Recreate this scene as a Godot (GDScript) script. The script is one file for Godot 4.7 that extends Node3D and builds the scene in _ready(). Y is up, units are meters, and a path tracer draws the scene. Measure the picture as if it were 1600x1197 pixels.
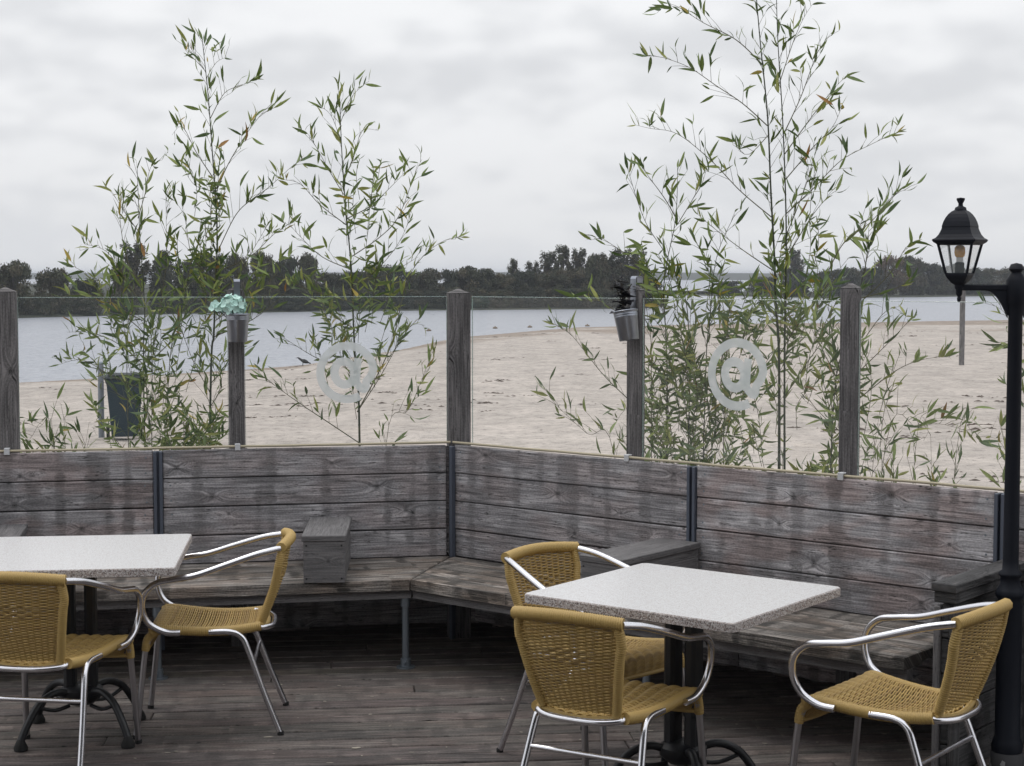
extends Node3D
# A lakeside terrace: corner bench, glass balustrade, bistro tables and wicker chairs, bamboo, beach, lake and far shore.

# ------------------------------------------------------------------ geometry collector
class Geo:
	var v := PackedVector3Array()
	var n := PackedVector3Array()
	var t := PackedVector2Array()
	var c := PackedColorArray()
	var ix := PackedInt32Array()
	var col := Color.WHITE

	func vert(p: Vector3, nn: Vector3, uv := Vector2.ZERO) -> int:
		v.append(p); n.append(nn); t.append(uv); c.append(col)
		return v.size() - 1

	func tri(a: Vector3, b: Vector3, d: Vector3, ua := Vector2.ZERO, ub := Vector2.ZERO, ud := Vector2.ZERO, out := Vector3.ZERO) -> void:
		var nn := (d - a).cross(b - a).normalized()
		if out != Vector3.ZERO and nn.dot(out) < 0.0:
			nn = -nn
			var i := vert(a, nn, ua); vert(d, nn, ud); vert(b, nn, ub)
			ix.append_array([i, i + 1, i + 2])
		else:
			var i := vert(a, nn, ua); vert(b, nn, ub); vert(d, nn, ud)
			ix.append_array([i, i + 1, i + 2])

	func quad(a: Vector3, b: Vector3, d: Vector3, e: Vector3, ua := Vector2.ZERO, ub := Vector2.ZERO, ud := Vector2.ZERO, ue := Vector2.ZERO, out := Vector3.ZERO) -> void:
		tri(a, b, d, ua, ub, ud, out)
		tri(a, d, e, ua, ud, ue, out)

	# a box with chamfered edges; u runs along x (metres), v across
	func box(size: Vector3, bevel := 0.004, at := Vector3.ZERO, uv0 := Vector2.ZERO, uvs := Vector2.ONE, turn := Basis.IDENTITY) -> void:
		var h := size * 0.5
		var b: float = min(bevel, min(h.x, min(h.y, h.z)) * 0.9)
		var P := func(s: Vector3, f: int) -> Vector3:
			var q := Vector3(s.x * (h.x - b), s.y * (h.y - b), s.z * (h.z - b))
			q[f] = s[f] * h[f]
			return q
		var U := func(q: Vector3, f: int) -> Vector2:
			if f == 0:
				return uv0 + Vector2(q.z * 0.4 + h.x, h.y - q.y) * uvs
			return uv0 + Vector2(q.x + h.x, (h.y - q.y) + (h.z - q.z)) * uvs
		var emit := func(s: Array, fs: Array) -> void:
			var ps := []
			var us := []
			var mid := Vector3.ZERO
			for k in s.size():
				var q: Vector3 = P.call(s[k], fs[k])
				us.append(U.call(q, fs[0]))
				mid += q
				ps.append(turn * q + at)
			var o: Vector3 = turn * mid
			if ps.size() == 4:
				quad(ps[0], ps[1], ps[2], ps[3], us[0], us[1], us[2], us[3], o)
			else:
				tri(ps[0], ps[1], ps[2], us[0], us[1], us[2], o)
		for f in 3:
			var g := (f + 1) % 3
			var k := (f + 2) % 3
			for s in [-1.0, 1.0]:
				var q := []
				for m in [[-1.0, -1.0], [1.0, -1.0], [1.0, 1.0], [-1.0, 1.0]]:
					var w := Vector3.ZERO
					w[f] = s; w[g] = m[0]; w[k] = m[1]
					q.append(w)
				emit.call(q, [f, f, f, f])
			for sg in [-1.0, 1.0]:
				for sk in [-1.0, 1.0]:
					var w0 := Vector3.ZERO
					w0[f] = -1.0; w0[g] = sg; w0[k] = sk
					var w1 := w0
					w1[f] = 1.0
					emit.call([w0, w1, w1, w0], [g, g, k, k])
		for sx in [-1.0, 1.0]:
			for sy in [-1.0, 1.0]:
				for sz in [-1.0, 1.0]:
					var w := Vector3(sx, sy, sz)
					emit.call([w, w, w], [0, 1, 2])

	# a board with a four-cornered plan (x, z), top and bottom heights, chamfered top
	func slab(plan: Array, y0: float, y1: float, bevel: float, uv0: Vector2, dir: Vector2) -> void:
		var m := Vector2.ZERO
		for p in plan: m += p / plan.size()
		var acr := Vector2(-dir.y, dir.x)
		var U := func(p: Vector2, y: float) -> Vector2: return uv0 + Vector2(p.dot(dir), p.dot(acr) + (y1 - y))
		var ins := []
		for p in plan: ins.append(p + (m - p).normalized() * bevel * 1.4)
		var k := plan.size()
		for i in k:
			var a: Vector2 = plan[i]
			var b: Vector2 = plan[(i + 1) % k]
			var ia: Vector2 = ins[i]
			var ib: Vector2 = ins[(i + 1) % k]
			var o2: Vector2 = (a + b) * 0.5 - m
			var o := Vector3(o2.x, 0, o2.y)
			var yb := y1 - bevel
			quad(Vector3(a.x, y0, a.y), Vector3(b.x, y0, b.y), Vector3(b.x, yb, b.y), Vector3(a.x, yb, a.y), U.call(a, y0), U.call(b, y0), U.call(b, yb), U.call(a, yb), o)
			quad(Vector3(a.x, yb, a.y), Vector3(b.x, yb, b.y), Vector3(ib.x, y1, ib.y), Vector3(ia.x, y1, ia.y), U.call(a, yb), U.call(b, yb), U.call(ib, y1), U.call(ia, y1), o + Vector3.UP)
		for i in range(1, k - 1):
			tri(Vector3(ins[0].x, y1, ins[0].y), Vector3(ins[i].x, y1, ins[i].y), Vector3(ins[i + 1].x, y1, ins[i + 1].y), U.call(ins[0], y1), U.call(ins[i], y1), U.call(ins[i + 1], y1), Vector3.UP)
			tri(Vector3(plan[0].x, y0, plan[0].y), Vector3(plan[i].x, y0, plan[i].y), Vector3(plan[i + 1].x, y0, plan[i + 1].y), U.call(plan[0], y0), U.call(plan[i], y0), U.call(plan[i + 1], y0), Vector3.DOWN)

	func tube(pts: PackedVector3Array, radii, sides := 8, caps := true) -> void:
		var m := pts.size()
		var tg := (pts[1] - pts[0]).normalized()
		var ref := Vector3.UP if absf(tg.y) < 0.9 else Vector3.RIGHT
		var nx := tg.cross(ref).normalized()
		var base := v.size()
		var run := 0.0
		for i in m:
			var d := (pts[min(i + 1, m - 1)] - pts[max(i - 1, 0)]).normalized()
			nx = (nx - d * nx.dot(d)).normalized()
			var ny := d.cross(nx)
			var r: float = radii if radii is float else radii[i]
			if i > 0: run += pts[i].distance_to(pts[i - 1])
			var slope := 0.0
			if not (radii is float):
				var i0: int = max(i - 1, 0)
				var i1: int = min(i + 1, m - 1)
				slope = (radii[i1] - radii[i0]) / max(pts[i0].distance_to(pts[i1]), 0.0005)
			for k in sides:
				var a := TAU * k / sides
				var o := nx * cos(a) + ny * sin(a)
				vert(pts[i] + o * r, (o - d * slope).normalized(), Vector2(run, float(k) / sides))
		for i in m - 1:
			for k in sides:
				var k2 := (k + 1) % sides
				var a := base + i * sides + k
				var b := base + i * sides + k2
				var e := a + sides
				var f := b + sides
				ix.append_array([a, e, b, b, e, f])
		if caps:
			for end in [0, m - 1]:
				var d := (pts[1] - pts[0]).normalized() * -1.0 if end == 0 else (pts[m - 1] - pts[m - 2]).normalized()
				var cidx := vert(pts[end], d)
				var s0 := v.size()
				for k in sides:
					vert(v[base + end * sides + k], d)
				for k in sides:
					if end == 0: ix.append_array([cidx, s0 + k, s0 + (k + 1) % sides])
					else: ix.append_array([cidx, s0 + (k + 1) % sides, s0 + k])

	# profile of (radius, height) turned round y; sides = 4 gives a square lantern shape
	func lathe(prof: Array, sides := 20, at := Vector3.ZERO, turn := Basis.IDENTITY, smooth := true, start := 0.0) -> void:
		for i in prof.size() - 1:
			var p: Vector2 = prof[i]
			var q: Vector2 = prof[i + 1]
			if smooth:
				var nn := Vector2(q.y - p.y, p.x - q.x).normalized()
				var pn := nn
				var qn := nn
				if i > 0:
					var z: Vector2 = prof[i - 1]
					var m := Vector2(p.y - z.y, z.x - p.x).normalized()
					if m.dot(nn) > 0.6: pn = (m + nn).normalized()
				if i < prof.size() - 2:
					var z: Vector2 = prof[i + 2]
					var m := Vector2(z.y - q.y, q.x - z.x).normalized()
					if m.dot(nn) > 0.6: qn = (m + nn).normalized()
				var b := v.size()
				for k in sides + 1:
					var a := TAU * k / sides + start
					var e := Vector3(cos(a), 0, sin(a))
					vert(turn * (e * p.x + Vector3.UP * p.y) + at, turn * (e * pn.x + Vector3.UP * pn.y), Vector2(float(k) / sides, p.y))
					vert(turn * (e * q.x + Vector3.UP * q.y) + at, turn * (e * qn.x + Vector3.UP * qn.y), Vector2(float(k) / sides, q.y))
				for k in sides:
					var s := b + k * 2
					ix.append_array([s, s + 2, s + 1, s + 2, s + 3, s + 1])
			else:
				for k in sides:
					var a := TAU * k / sides + start
					var a2 := TAU * (k + 1) / sides + start
					var e := Vector3(cos(a), 0, sin(a))
					var f := Vector3(cos(a2), 0, sin(a2))
					var o := turn * ((e + f) * (q.y - p.y) + Vector3.UP * (p.x - q.x))
					quad(turn * (e * p.x + Vector3.UP * p.y) + at, turn * (f * p.x + Vector3.UP * p.y) + at, turn * (f * q.x + Vector3.UP * q.y) + at, turn * (e * q.x + Vector3.UP * q.y) + at, Vector2.ZERO, Vector2(1, 0), Vector2.ONE, Vector2(0, 1), o)

	func mesh() -> ArrayMesh:
		var a := []
		a.resize(Mesh.ARRAY_MAX)
		a[Mesh.ARRAY_VERTEX] = v
		a[Mesh.ARRAY_NORMAL] = n
		a[Mesh.ARRAY_TEX_UV] = t
		a[Mesh.ARRAY_COLOR] = c
		a[Mesh.ARRAY_INDEX] = ix
		var m := ArrayMesh.new()
		m.add_surface_from_arrays(Mesh.PRIMITIVE_TRIANGLES, a)
		return m

# ------------------------------------------------------------------ scene helpers
var M := {}
var used := {}
var rng := RandomNumberGenerator.new()

func numbered(called: String) -> String:
	if not used.has(called):
		used[called] = 0
		return called
	used[called] += 1
	return "%s_%03d" % [called, used[called]]

func tag(o: Node, label: String, category: String, group := "", kind := "") -> void:
	if label: o.set_meta("label", label)
	if category: o.set_meta("category", category)
	if group: o.set_meta("group", group)
	if kind: o.set_meta("kind", kind)

func thing(called: String, label: String, category: String, at := Vector3.ZERO, turn := 0.0, group := "") -> Node3D:
	var o := Node3D.new()
	o.name = numbered(called)
	add_child(o)
	o.position = at
	o.rotation.y = turn
	tag(o, label, category, group)
	return o

func obj(called: String, shape, m: Material, parent: Node = null, at := Vector3.ZERO, turn := Basis.IDENTITY) -> MeshInstance3D:
	var o := MeshInstance3D.new()
	o.mesh = shape.mesh() if shape is Geo else shape
	o.material_override = m
	o.transform = Transform3D(turn, at)
	o.name = called if parent else numbered(called)
	(parent if parent else self).add_child(o, true)
	return o

func struct(called: String, shape, m: Material) -> MeshInstance3D:
	var o := obj(called, shape, m)
	o.set_meta("kind", "structure")
	return o

func copy(o: Node3D, label: String, at: Vector3, turn: float, group := "") -> Node3D:
	var r: Node3D = o.duplicate()
	r.name = numbered(String(o.name))
	add_child(r)
	r.position = at
	r.rotation = Vector3(0, turn, 0)
	if label: r.set_meta("label", label)
	if group: r.set_meta("group", group)
	return r

func srgb(r: float, g: float, b: float, a := 1.0) -> Color:      # linear base colour -> the sRGB that albedo_color takes
	var q := Color(r, g, b, a).linear_to_srgb()
	q.a = a
	return q

func mat(c: Color, rough := 0.8, metal := 0.0) -> StandardMaterial3D:
	var m := StandardMaterial3D.new()
	m.albedo_color = c
	m.roughness = rough
	m.metallic = metal
	return m

func noise(seed_: int, freq := 1.0, oct := 3, kind := FastNoiseLite.TYPE_SIMPLEX_SMOOTH) -> FastNoiseLite:
	var f := FastNoiseLite.new()
	f.seed = seed_
	f.noise_type = kind
	f.frequency = freq
	f.fractal_octaves = oct
	f.fractal_type = FastNoiseLite.FRACTAL_FBM if oct > 1 else FastNoiseLite.FRACTAL_NONE
	return f

func spline(pts: Array, step := 0.02) -> PackedVector3Array:
	var out := PackedVector3Array()
	var k := pts.size()
	for i in k - 1:
		var a: Vector3 = pts[max(i - 1, 0)]
		var b: Vector3 = pts[i]
		var d: Vector3 = pts[i + 1]
		var e: Vector3 = pts[min(i + 2, k - 1)]
		var m: int = max(1, int(ceil(b.distance_to(d) / step)))
		for j in m:
			out.append(b.cubic_interpolate(d, a, e, float(j) / m))
	out.append(pts[k - 1])
	return out

func normal_from(h: Image, strength: float) -> ImageTexture:
	var i: Image = h.duplicate()
	i.bump_map_to_normal_map(strength)
	return ImageTexture.create_from_image(i)

# weathered timber: `wide` x `high` metres, `rows` boards one above the other, grain along u
func wood(wide: float, high: float, w: int, h: int, rows: int, seed_: int, dark: Color, light: Color, o := {}) -> StandardMaterial3D:
	var fine := noise(seed_, 1.0, 2)
	var band := noise(seed_ + 7, 1.0, 2)
	var blot := noise(seed_ + 13, 1.0, 3)
	var split := noise(seed_ + 29, 1.0, 1)
	var r := RandomNumberGenerator.new()
	r.seed = seed_
	var knots := []
	for row in rows:
		var l := []
		for k in int(o.get("knots", 2)):
			l.append([r.randf() * wide, (row + r.randf_range(0.2, 0.8)) * high / rows, r.randf_range(0.008, 0.02)])
		knots.append(l)
	var tone := []
	for row in rows: tone.append([r.randf_range(-0.13, 0.13), r.randf() * 90.0, r.randf_range(0.5, 1.0)])
	var px := PackedByteArray()
	px.resize(w * h * 3)
	var hp := PackedByteArray()
	hp.resize(w * h)
	var stain: float = o.get("stain", 0.0)
	var blush: Color = o.get("blush", light)
	var blushing: float = o.get("blushing", 0.0)
	var i := 0
	for y in h:
		var vv := high * (y + 0.5) / h
		var row: int = min(rows - 1, int(vv / high * rows))
		var off: float = tone[row][1]
		var kn: Array = knots[row]
		for x in w:
			var uu := wide * (x + 0.5) / w
			var v2 := vv
			var core := 0.0
			for k in kn:
				var du: float = (uu - k[0]) / (k[2] * 3.2)
				if absf(du) < 2.5:
					var dv: float = (vv - k[1]) / k[2]
					var q: float = du * du + dv * dv * 0.35
					var e: float = exp(-q)
					v2 += k[2] * 1.6 * e * (1.0 if dv > 0.0 else -1.0)
					var rr: float = sqrt(du * du * 9.0 + dv * dv)
					if rr < 1.1:
						core = max(core, (1.1 - rr) * (0.75 + 0.25 * sin(rr * 16.0)))
			var u3 := uu + off
			var g1 := fine.get_noise_2d(u3 * 4.0, v2 * 150.0)
			var g2 := band.get_noise_2d(u3 * 1.3, v2 * 48.0)
			var g3 := blot.get_noise_2d(u3 * 3.0, vv * 10.0)
			var cr := absf(split.get_noise_2d(u3 * 1.3, v2 * 75.0))
			var crack: float = clampf(1.0 - cr / 0.045, 0.0, 1.0) * clampf(g3 * 2.0 + 0.6, 0.0, 1.0)
			var val: float = clampf(0.52 + tone[row][0] + 0.52 * g1 + 0.28 * g2 + 0.26 * g3 + 0.22 * fine.get_noise_2d(u3 * 70.0, v2 * 110.0), 0.0, 1.0)
			var q3 := dark.lerp(light, val)
			if blushing > 0.0:
				q3 = q3.lerp(blush * (0.6 + 0.5 * val), blushing * clampf(blot.get_noise_2d(uu * 2.2 + 40.0, vv * 6.0) * 2.2 + 0.35, 0.0, 1.0))
			var m := 1.0 - 0.75 * crack - 0.55 * core
			if stain > 0.0:
				# rain tracks that run down the boards under the fittings above
				var uw := uu + 0.012 * blot.get_noise_2d(uu * 20.0, vv * 18.0)
				var s := split.get_noise_2d(uw * 9.0 + 300.0, vv * 0.7)
				s = smoothstep(0.05, 0.7, s + 0.35 * g3) * (0.60 + 0.9 * g1 + 0.5 * g3)
				var s2 := smoothstep(0.12, 0.5, blot.get_noise_2d(uu * 1.6 + 170.0, vv * 8.0)) * (0.6 + 0.5 * g1)
				m *= 1.0 - stain * clampf(max(s, s2 * 0.8), 0.0, 1.0)
			px[i * 3] = int(clampf(q3.r * m, 0.0, 1.0) * 255.0)
			px[i * 3 + 1] = int(clampf(q3.g * m, 0.0, 1.0) * 255.0)
			px[i * 3 + 2] = int(clampf(q3.b * m, 0.0, 1.0) * 255.0)
			hp[i] = int(clampf(0.5 + 0.22 * g1 + 0.14 * g2 - 0.45 * crack - 0.2 * core, 0.0, 1.0) * 255.0)
			i += 1
	var t := mat(Color.WHITE, o.get("rough", 0.85))
	t.albedo_texture = ImageTexture.create_from_image(Image.create_from_data(w, h, false, Image.FORMAT_RGB8, px))
	t.normal_enabled = true
	t.normal_texture = normal_from(Image.create_from_data(w, h, false, Image.FORMAT_L8, hp), 3.0)
	t.normal_scale = o.get("bump", 0.8)
	t.uv1_scale = Vector3(1.0 / wide, 1.0 / high, 1.0)
	t.vertex_color_use_as_albedo = true
	return t

# ------------------------------------------------------------------ place: walls in plan (x, z)
const CORNER := Vector2(-0.309, -8.373)          # front face of the plank walls where they meet
const LD := Vector2(-0.982, 0.189)               # along the left wall, away from the corner
const LN := Vector2(0.189, 0.982)                # its normal, towards the terrace
const RD := Vector2(0.772, 0.636)
const RN := Vector2(-0.636, 0.772)
const BAY := 1.45
const WALL := 0.995
const SEAT := 0.43
const LAKE := -1.4
const GROUND := -0.42

func on_wall(left: bool, s: float, out: float) -> Vector2:
	return CORNER + (LD if left else RD) * s + (LN if left else RN) * out

func wall_turn(left: bool) -> float:             # local x runs to the right along the wall, local z towards the terrace
	var d := -LD if left else RD
	return atan2(-d.y, d.x)

func shore_distance(x: float) -> float:          # how far from the camera's line the waterline lies
	var xs := [-400.0, -60.0, -30.0, -14.8, -9.5, -7.4, -5.3, -2.7, 4.0, 12.7, 21.7, 36.8, 80.0, 400.0]
	var ds := [20.0, 36.0, 45.0, 50.0, 56.0, 60.0, 69.0, 87.0, 103.0, 110.0, 113.0, 121.0, 135.0, 170.0]
	for i in xs.size() - 1:
		if x <= xs[i + 1]:
			return lerpf(ds[i], ds[i + 1], clampf((x - xs[i]) / (xs[i + 1] - xs[i]), 0.0, 1.0))
	return 170.0

var big := noise(3, 0.05, 2)
var mid := noise(4, 0.35, 3)
var small := noise(5, 1.6, 2)

func sand_height(x: float, z: float) -> float:
	var sd := shore_distance(x)
	var d := -z
	var s := clampf((sd - d) / max(sd - 9.0, 1.0), -0.3, 1.0)
	var h := LAKE + 0.98 * s if s < 0.0 else LAKE + 0.98 * (s * 0.55 + 0.45 * sqrt(s))
	if s < 0.0: h = LAKE + (sd - d) * 0.03
	var dry: float = clampf(s * 12.0, 0.0, 1.0)
	if d > 10.0:
		h += dry * (0.10 * big.get_noise_2d(x, z) + 0.045 * mid.get_noise_2d(x, z) + 0.03 * small.get_noise_2d(x, z))
	return h

# ------------------------------------------------------------------ camera, sky, sun
func view() -> void:
	var cam := Camera3D.new()
	cam.name = "camera"
	add_child(cam)
	cam.position = Vector3(0, 1.85, 0)
	cam.rotation.x = -atan(168.5 / 2600.0)
	cam.fov = rad_to_deg(2.0 * atan(598.5 / 2600.0))
	cam.near = 0.05
	cam.far = 6000.0
	cam.current = true

	var env := Environment.new()
	env.tonemap_mode = Environment.TONE_MAPPER_LINEAR
	env.tonemap_exposure = 1.0
	env.background_mode = Environment.BG_SKY
	env.sdfgi_enabled = true
	env.ssao_enabled = true
	env.ssil_enabled = true
	env.fog_enabled = true
	env.fog_density = 0.00045
	env.fog_light_color = Color(0.80, 0.82, 0.86)
	var sky := Sky.new()
	var pano := PanoramaSkyMaterial.new()
	pano.panorama = ImageTexture.create_from_image(overcast())
	pano.energy_multiplier = 1.0
	sky.sky_material = pano
	env.sky = sky
	var we := WorldEnvironment.new()
	we.name = "world_environment"
	we.environment = env
	add_child(we)

	var sun := DirectionalLight3D.new()
	sun.name = "sun"
	sun.light_energy = 0.25
	sun.light_color = Color(1.0, 0.97, 0.93)
	sun.light_angular_distance = 25.0
	sun.shadow_enabled = true
	add_child(sun)
	sun.look_at_from_position(Vector3.ZERO, Vector3(0.35, -1.0, 0.25), Vector3.UP)

# an overcast sky: brighter overhead than at the horizon, with soft grey billows
func overcast() -> Image:
	var w := 2048
	var h := 1024
	var a := noise(21, 1.0, 5)
	var b := noise(22, 1.0, 3)
	var data := PackedFloat32Array()
	data.resize(w * h * 3)
	for y in h:
		var el := PI * (0.5 - (y + 0.5) / h)
		var se := sin(el)
		var ce := cos(el)
		if y > h * 0.55:
			for x in w:
				var i := (y * w + x) * 3
				data[i] = 0.28; data[i + 1] = 0.28; data[i + 2] = 0.29
			continue
		var up: float = max(se, 0.0)
		var base := 0.77 + 0.60 * up
		var flat := 1.0 / (up + 0.30)
		for x in w:
			var az := TAU * (x + 0.5) / w
			var px := sin(az) * ce * flat
			var pz := cos(az) * ce * flat
			var c1 := a.get_noise_3d(px * 2.2, se * 7.0, pz * 2.2)
			var c2 := b.get_noise_3d(px * 8.0 + 9.0, se * 20.0, pz * 8.0)
			var k: float = clampf(0.52 + 1.0 * c1 + 0.6 * c2, 0.0, 1.0)
			k = k * k * (3.0 - 2.0 * k)
			var amount: float = clampf(up * 9.0 + 0.15, 0.0, 1.0)
			var l := base * (1.0 + amount * (0.20 * k - 0.115))
			var i := (y * w + x) * 3
			data[i] = l * (0.975 + 0.01 * k)
			data[i + 1] = l * (0.995 + 0.003 * k)
			data[i + 2] = l * (1.03 - 0.012 * k)
	return Image.create_from_data(w, h, false, Image.FORMAT_RGBF, data.to_byte_array())

# ------------------------------------------------------------------ materials
func materials() -> void:
	var g := {"stain": 0.55, "blush": Color(0.64, 0.555, 0.54), "blushing": 0.3, "knots": 2}
	M.bays = []
	for k in 4:
		var q := g.duplicate()
		q.stain = [0.34, 0.32, 0.26, 0.30][k]
		q.blushing = [0.45, 0.25, 0.25, 0.55][k]
		var b: float = [0.92, 1.0, 1.0, 1.07, 1.0][k]
		M.bays.append(wood(BAY, WALL, 800, 560, 7, 100 + k * 17, Color(0.39, 0.384, 0.394) * b, Color(0.79, 0.778, 0.79) * b, q))
	M.seat = wood(1.6, 0.6, 1024, 512, 3, 311, Color(0.24, 0.23, 0.22), Color(0.70, 0.67, 0.645), {"stain": 0.6, "knots": 1, "bump": 1.6, "blush": Color(0.52, 0.44, 0.38), "blushing": 0.4})
	M.deck = wood(2.4, 0.96, 1024, 512, 8, 411, Color(0.19, 0.178, 0.172), Color(0.53, 0.502, 0.482), {"stain": 0.25, "blush": Color(0.44, 0.35, 0.33), "blushing": 0.25, "knots": 0, "rough": 0.7, "bump": 1.0})
	M.post = wood(1.0, 0.25, 512, 128, 1, 511, Color(0.25, 0.245, 0.248), Color(0.51, 0.497, 0.50), {"knots": 2})
	M.box = wood(0.7, 0.4, 512, 256, 1, 611, Color(0.36, 0.355, 0.36), Color(0.52, 0.51, 0.515), {"knots": 1, "bump": 0.5})
	M.darkwood = wood(0.9, 0.6, 512, 256, 4, 711, Color(0.18, 0.18, 0.185), Color(0.37, 0.365, 0.37), {"knots": 1, "stain": 0.4})

	M.alu = mat(Color(0.88, 0.88, 0.90), 0.24, 1.0)
	M.alu_dull = mat(Color(0.70, 0.69, 0.70), 0.38, 1.0)
	M.zinc = mat(Color(0.62, 0.64, 0.68), 0.34, 1.0)
	M.galv = mat(Color(0.50, 0.53, 0.56), 0.5, 0.8)
	M.iron = mat(srgb(0.012, 0.013, 0.016), 0.45)
	M.lampblack = mat(srgb(0.010, 0.012, 0.018), 0.55)
	M.lampblack.metallic_specular = 0.3
	M.channel = mat(srgb(0.10, 0.115, 0.15), 0.5, 0.4)
	M.cream = mat(srgb(0.44, 0.39, 0.28), 0.6)
	M.clip = mat(srgb(0.55, 0.56, 0.58), 0.5)
	M.wicker = mat(srgb(0.44, 0.30, 0.10), 0.5)
	M.wicker.vertex_color_use_as_albedo = true

	var gl := mat(Color(0.86, 0.93, 0.93, 0.03), 0.02)
	gl.transparency = BaseMaterial3D.TRANSPARENCY_ALPHA
	M.glass = gl
	var lg := mat(Color(0.85, 0.9, 0.9, 0.12), 0.08)
	lg.transparency = BaseMaterial3D.TRANSPARENCY_ALPHA
	M.lampglass = lg
	var ed := mat(Color(0.66, 0.74, 0.72, 0.4), 0.1)
	ed.transparency = BaseMaterial3D.TRANSPARENCY_ALPHA
	M.glass_edge = ed
	var fr := mat(Color(0.90, 0.92, 0.92, 0.82), 0.6)
	fr.transparency = BaseMaterial3D.TRANSPARENCY_ALPHA
	M.frost = fr
	var am := mat(Color(0.86, 0.62, 0.18, 0.8), 0.08)
	am.transparency = BaseMaterial3D.TRANSPARENCY_ALPHA
	M.amber = am

	# speckled granite
	var w := 512
	var cell := noise(31, 0.22, 1, FastNoiseLite.TYPE_CELLULAR)
	cell.cellular_return_type = FastNoiseLite.RETURN_CELL_VALUE
	var soft := noise(32, 0.6, 2)
	var px := PackedByteArray()
	var pe := PackedByteArray()
	var hp := PackedByteArray()
	for y in w:
		for x in w:
			var q := cell.get_noise_2d(x, y)
			var s := soft.get_noise_2d(x, y)
			var c := Color(0.885, 0.885, 0.882)
			if q < -0.62: c = Color(0.76, 0.74, 0.73)
			elif q < -0.30: c = Color(0.862, 0.845, 0.835)
			elif q > 0.72: c = Color(0.81, 0.79, 0.78)
			c *= 1.0 + 0.07 * s
			var ce := Color(0.80, 0.765, 0.745)
			if q < -0.62: ce = Color(0.50, 0.46, 0.445)
			elif q < -0.2: ce = Color(0.69, 0.63, 0.60)
			elif q > 0.6: ce = Color(0.90, 0.885, 0.875)
			ce *= 1.0 + 0.1 * s
			pe.append_array([int(clampf(ce.r, 0, 1) * 255), int(clampf(ce.g, 0, 1) * 255), int(clampf(ce.b, 0, 1) * 255)])
			px.append_array([int(clampf(c.r, 0, 1) * 255), int(clampf(c.g, 0, 1) * 255), int(clampf(c.b, 0, 1) * 255)])
			hp.append(int(clampf(0.5 + q * 0.25 + s * 0.3, 0, 1) * 255))
	M.granite = mat(Color(0.93, 0.935, 0.945), 0.36)
	M.granite.albedo_texture = ImageTexture.create_from_image(Image.create_from_data(w, w, false, Image.FORMAT_RGB8, px))
	M.granite.uv1_triplanar = true
	M.granite.uv1_scale = Vector3.ONE * 3.2
	M.granite_edge = M.granite.duplicate()
	M.granite_edge.albedo_texture = ImageTexture.create_from_image(Image.create_from_data(w, w, false, Image.FORMAT_RGB8, pe))
	M.granite_edge.uv1_scale = Vector3.ONE * 2.8
	M.granite_edge.roughness = 0.85
	M.granite_edge.normal_enabled = true
	M.granite_edge.normal_texture = normal_from(Image.create_from_data(w, w, false, Image.FORMAT_L8, hp), 4.0)

	# sand: pale grains, damp and trodden patches
	var sp := PackedByteArray()
	var sh := PackedByteArray()
	var n1 := noise(41, 0.012, 4).get_seamless_image(w, w)
	var n2 := noise(42, 0.06, 3).get_seamless_image(w, w)
	var n3 := noise(43, 0.35, 2).get_seamless_image(w, w)
	for y in w:
		for x in w:
			var p := n1.get_pixel(x, y).r
			var q := n2.get_pixel(x, y).r
			var r := n3.get_pixel(x, y).r
			var l := 0.80 + 0.16 * (p - 0.5) + 0.13 * (q - 0.5) + 0.15 * (r - 0.5)
			if q + 0.35 * r < 0.42: l -= 0.12
			sp.append_array([int(clampf(l * 0.965, 0, 1) * 255), int(clampf(l * 0.922, 0, 1) * 255), int(clampf(l * 0.884, 0, 1) * 255)])
			sh.append(int(clampf(0.5 * q + 0.3 * r + 0.2 * p, 0, 1) * 255))
	M.sand = mat(Color.WHITE, 0.95)
	M.sand.albedo_texture = ImageTexture.create_from_image(Image.create_from_data(w, w, false, Image.FORMAT_RGB8, sp))
	M.sand.normal_enabled = true
	M.sand.normal_texture = normal_from(Image.create_from_data(w, w, false, Image.FORMAT_L8, sh), 2.6)
	M.sand.uv1_triplanar = true
	M.sand.uv1_world_triplanar = true
	M.sand.uv1_scale = Vector3.ONE * 0.16
	M.sand.vertex_color_use_as_albedo = true

	var wv := noise(51, 0.03, 4).get_seamless_image(512, 512)
	wv.convert(Image.FORMAT_L8)
	M.water = mat(srgb(0.30, 0.32, 0.37), 0.33)
	M.water.metallic_specular = 1.0
	M.water.normal_enabled = true
	M.water.normal_texture = normal_from(wv, 14.0)
	M.water.normal_scale = 1.2
	M.water.uv1_triplanar = true
	M.water.uv1_world_triplanar = true
	M.water.uv1_scale = Vector3(0.055, 0.1, 0.10)

	M.leaf = mat(Color.WHITE, 0.55)
	M.leaf.vertex_color_use_as_albedo = true
	M.leaf.cull_mode = BaseMaterial3D.CULL_DISABLED
	M.leaf.backlight_enabled = true
	M.leaf.backlight = Color(0.32, 0.40, 0.14)
	M.tree = mat(Color.WHITE, 0.85)
	M.tree.vertex_color_use_as_albedo = true
	M.tree.cull_mode = BaseMaterial3D.CULL_DISABLED
	M.bark = mat(srgb(0.06, 0.055, 0.05), 0.9)
	M.culm = mat(srgb(0.035, 0.045, 0.025), 0.5)
	M.twig = mat(srgb(0.10, 0.095, 0.05), 0.6)
	M.bank = mat(srgb(0.045, 0.05, 0.035), 0.95)
	M.white = mat(srgb(0.6, 0.6, 0.6), 0.7)
	M.crow = mat(srgb(0.012, 0.012, 0.014), 0.5)
	M.gull = mat(srgb(0.42, 0.42, 0.44), 0.7)
	M.float_ = mat(srgb(0.16, 0.12, 0.08), 0.7)
	M.bin = mat(srgb(0.014, 0.028, 0.040), 0.85)
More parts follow.
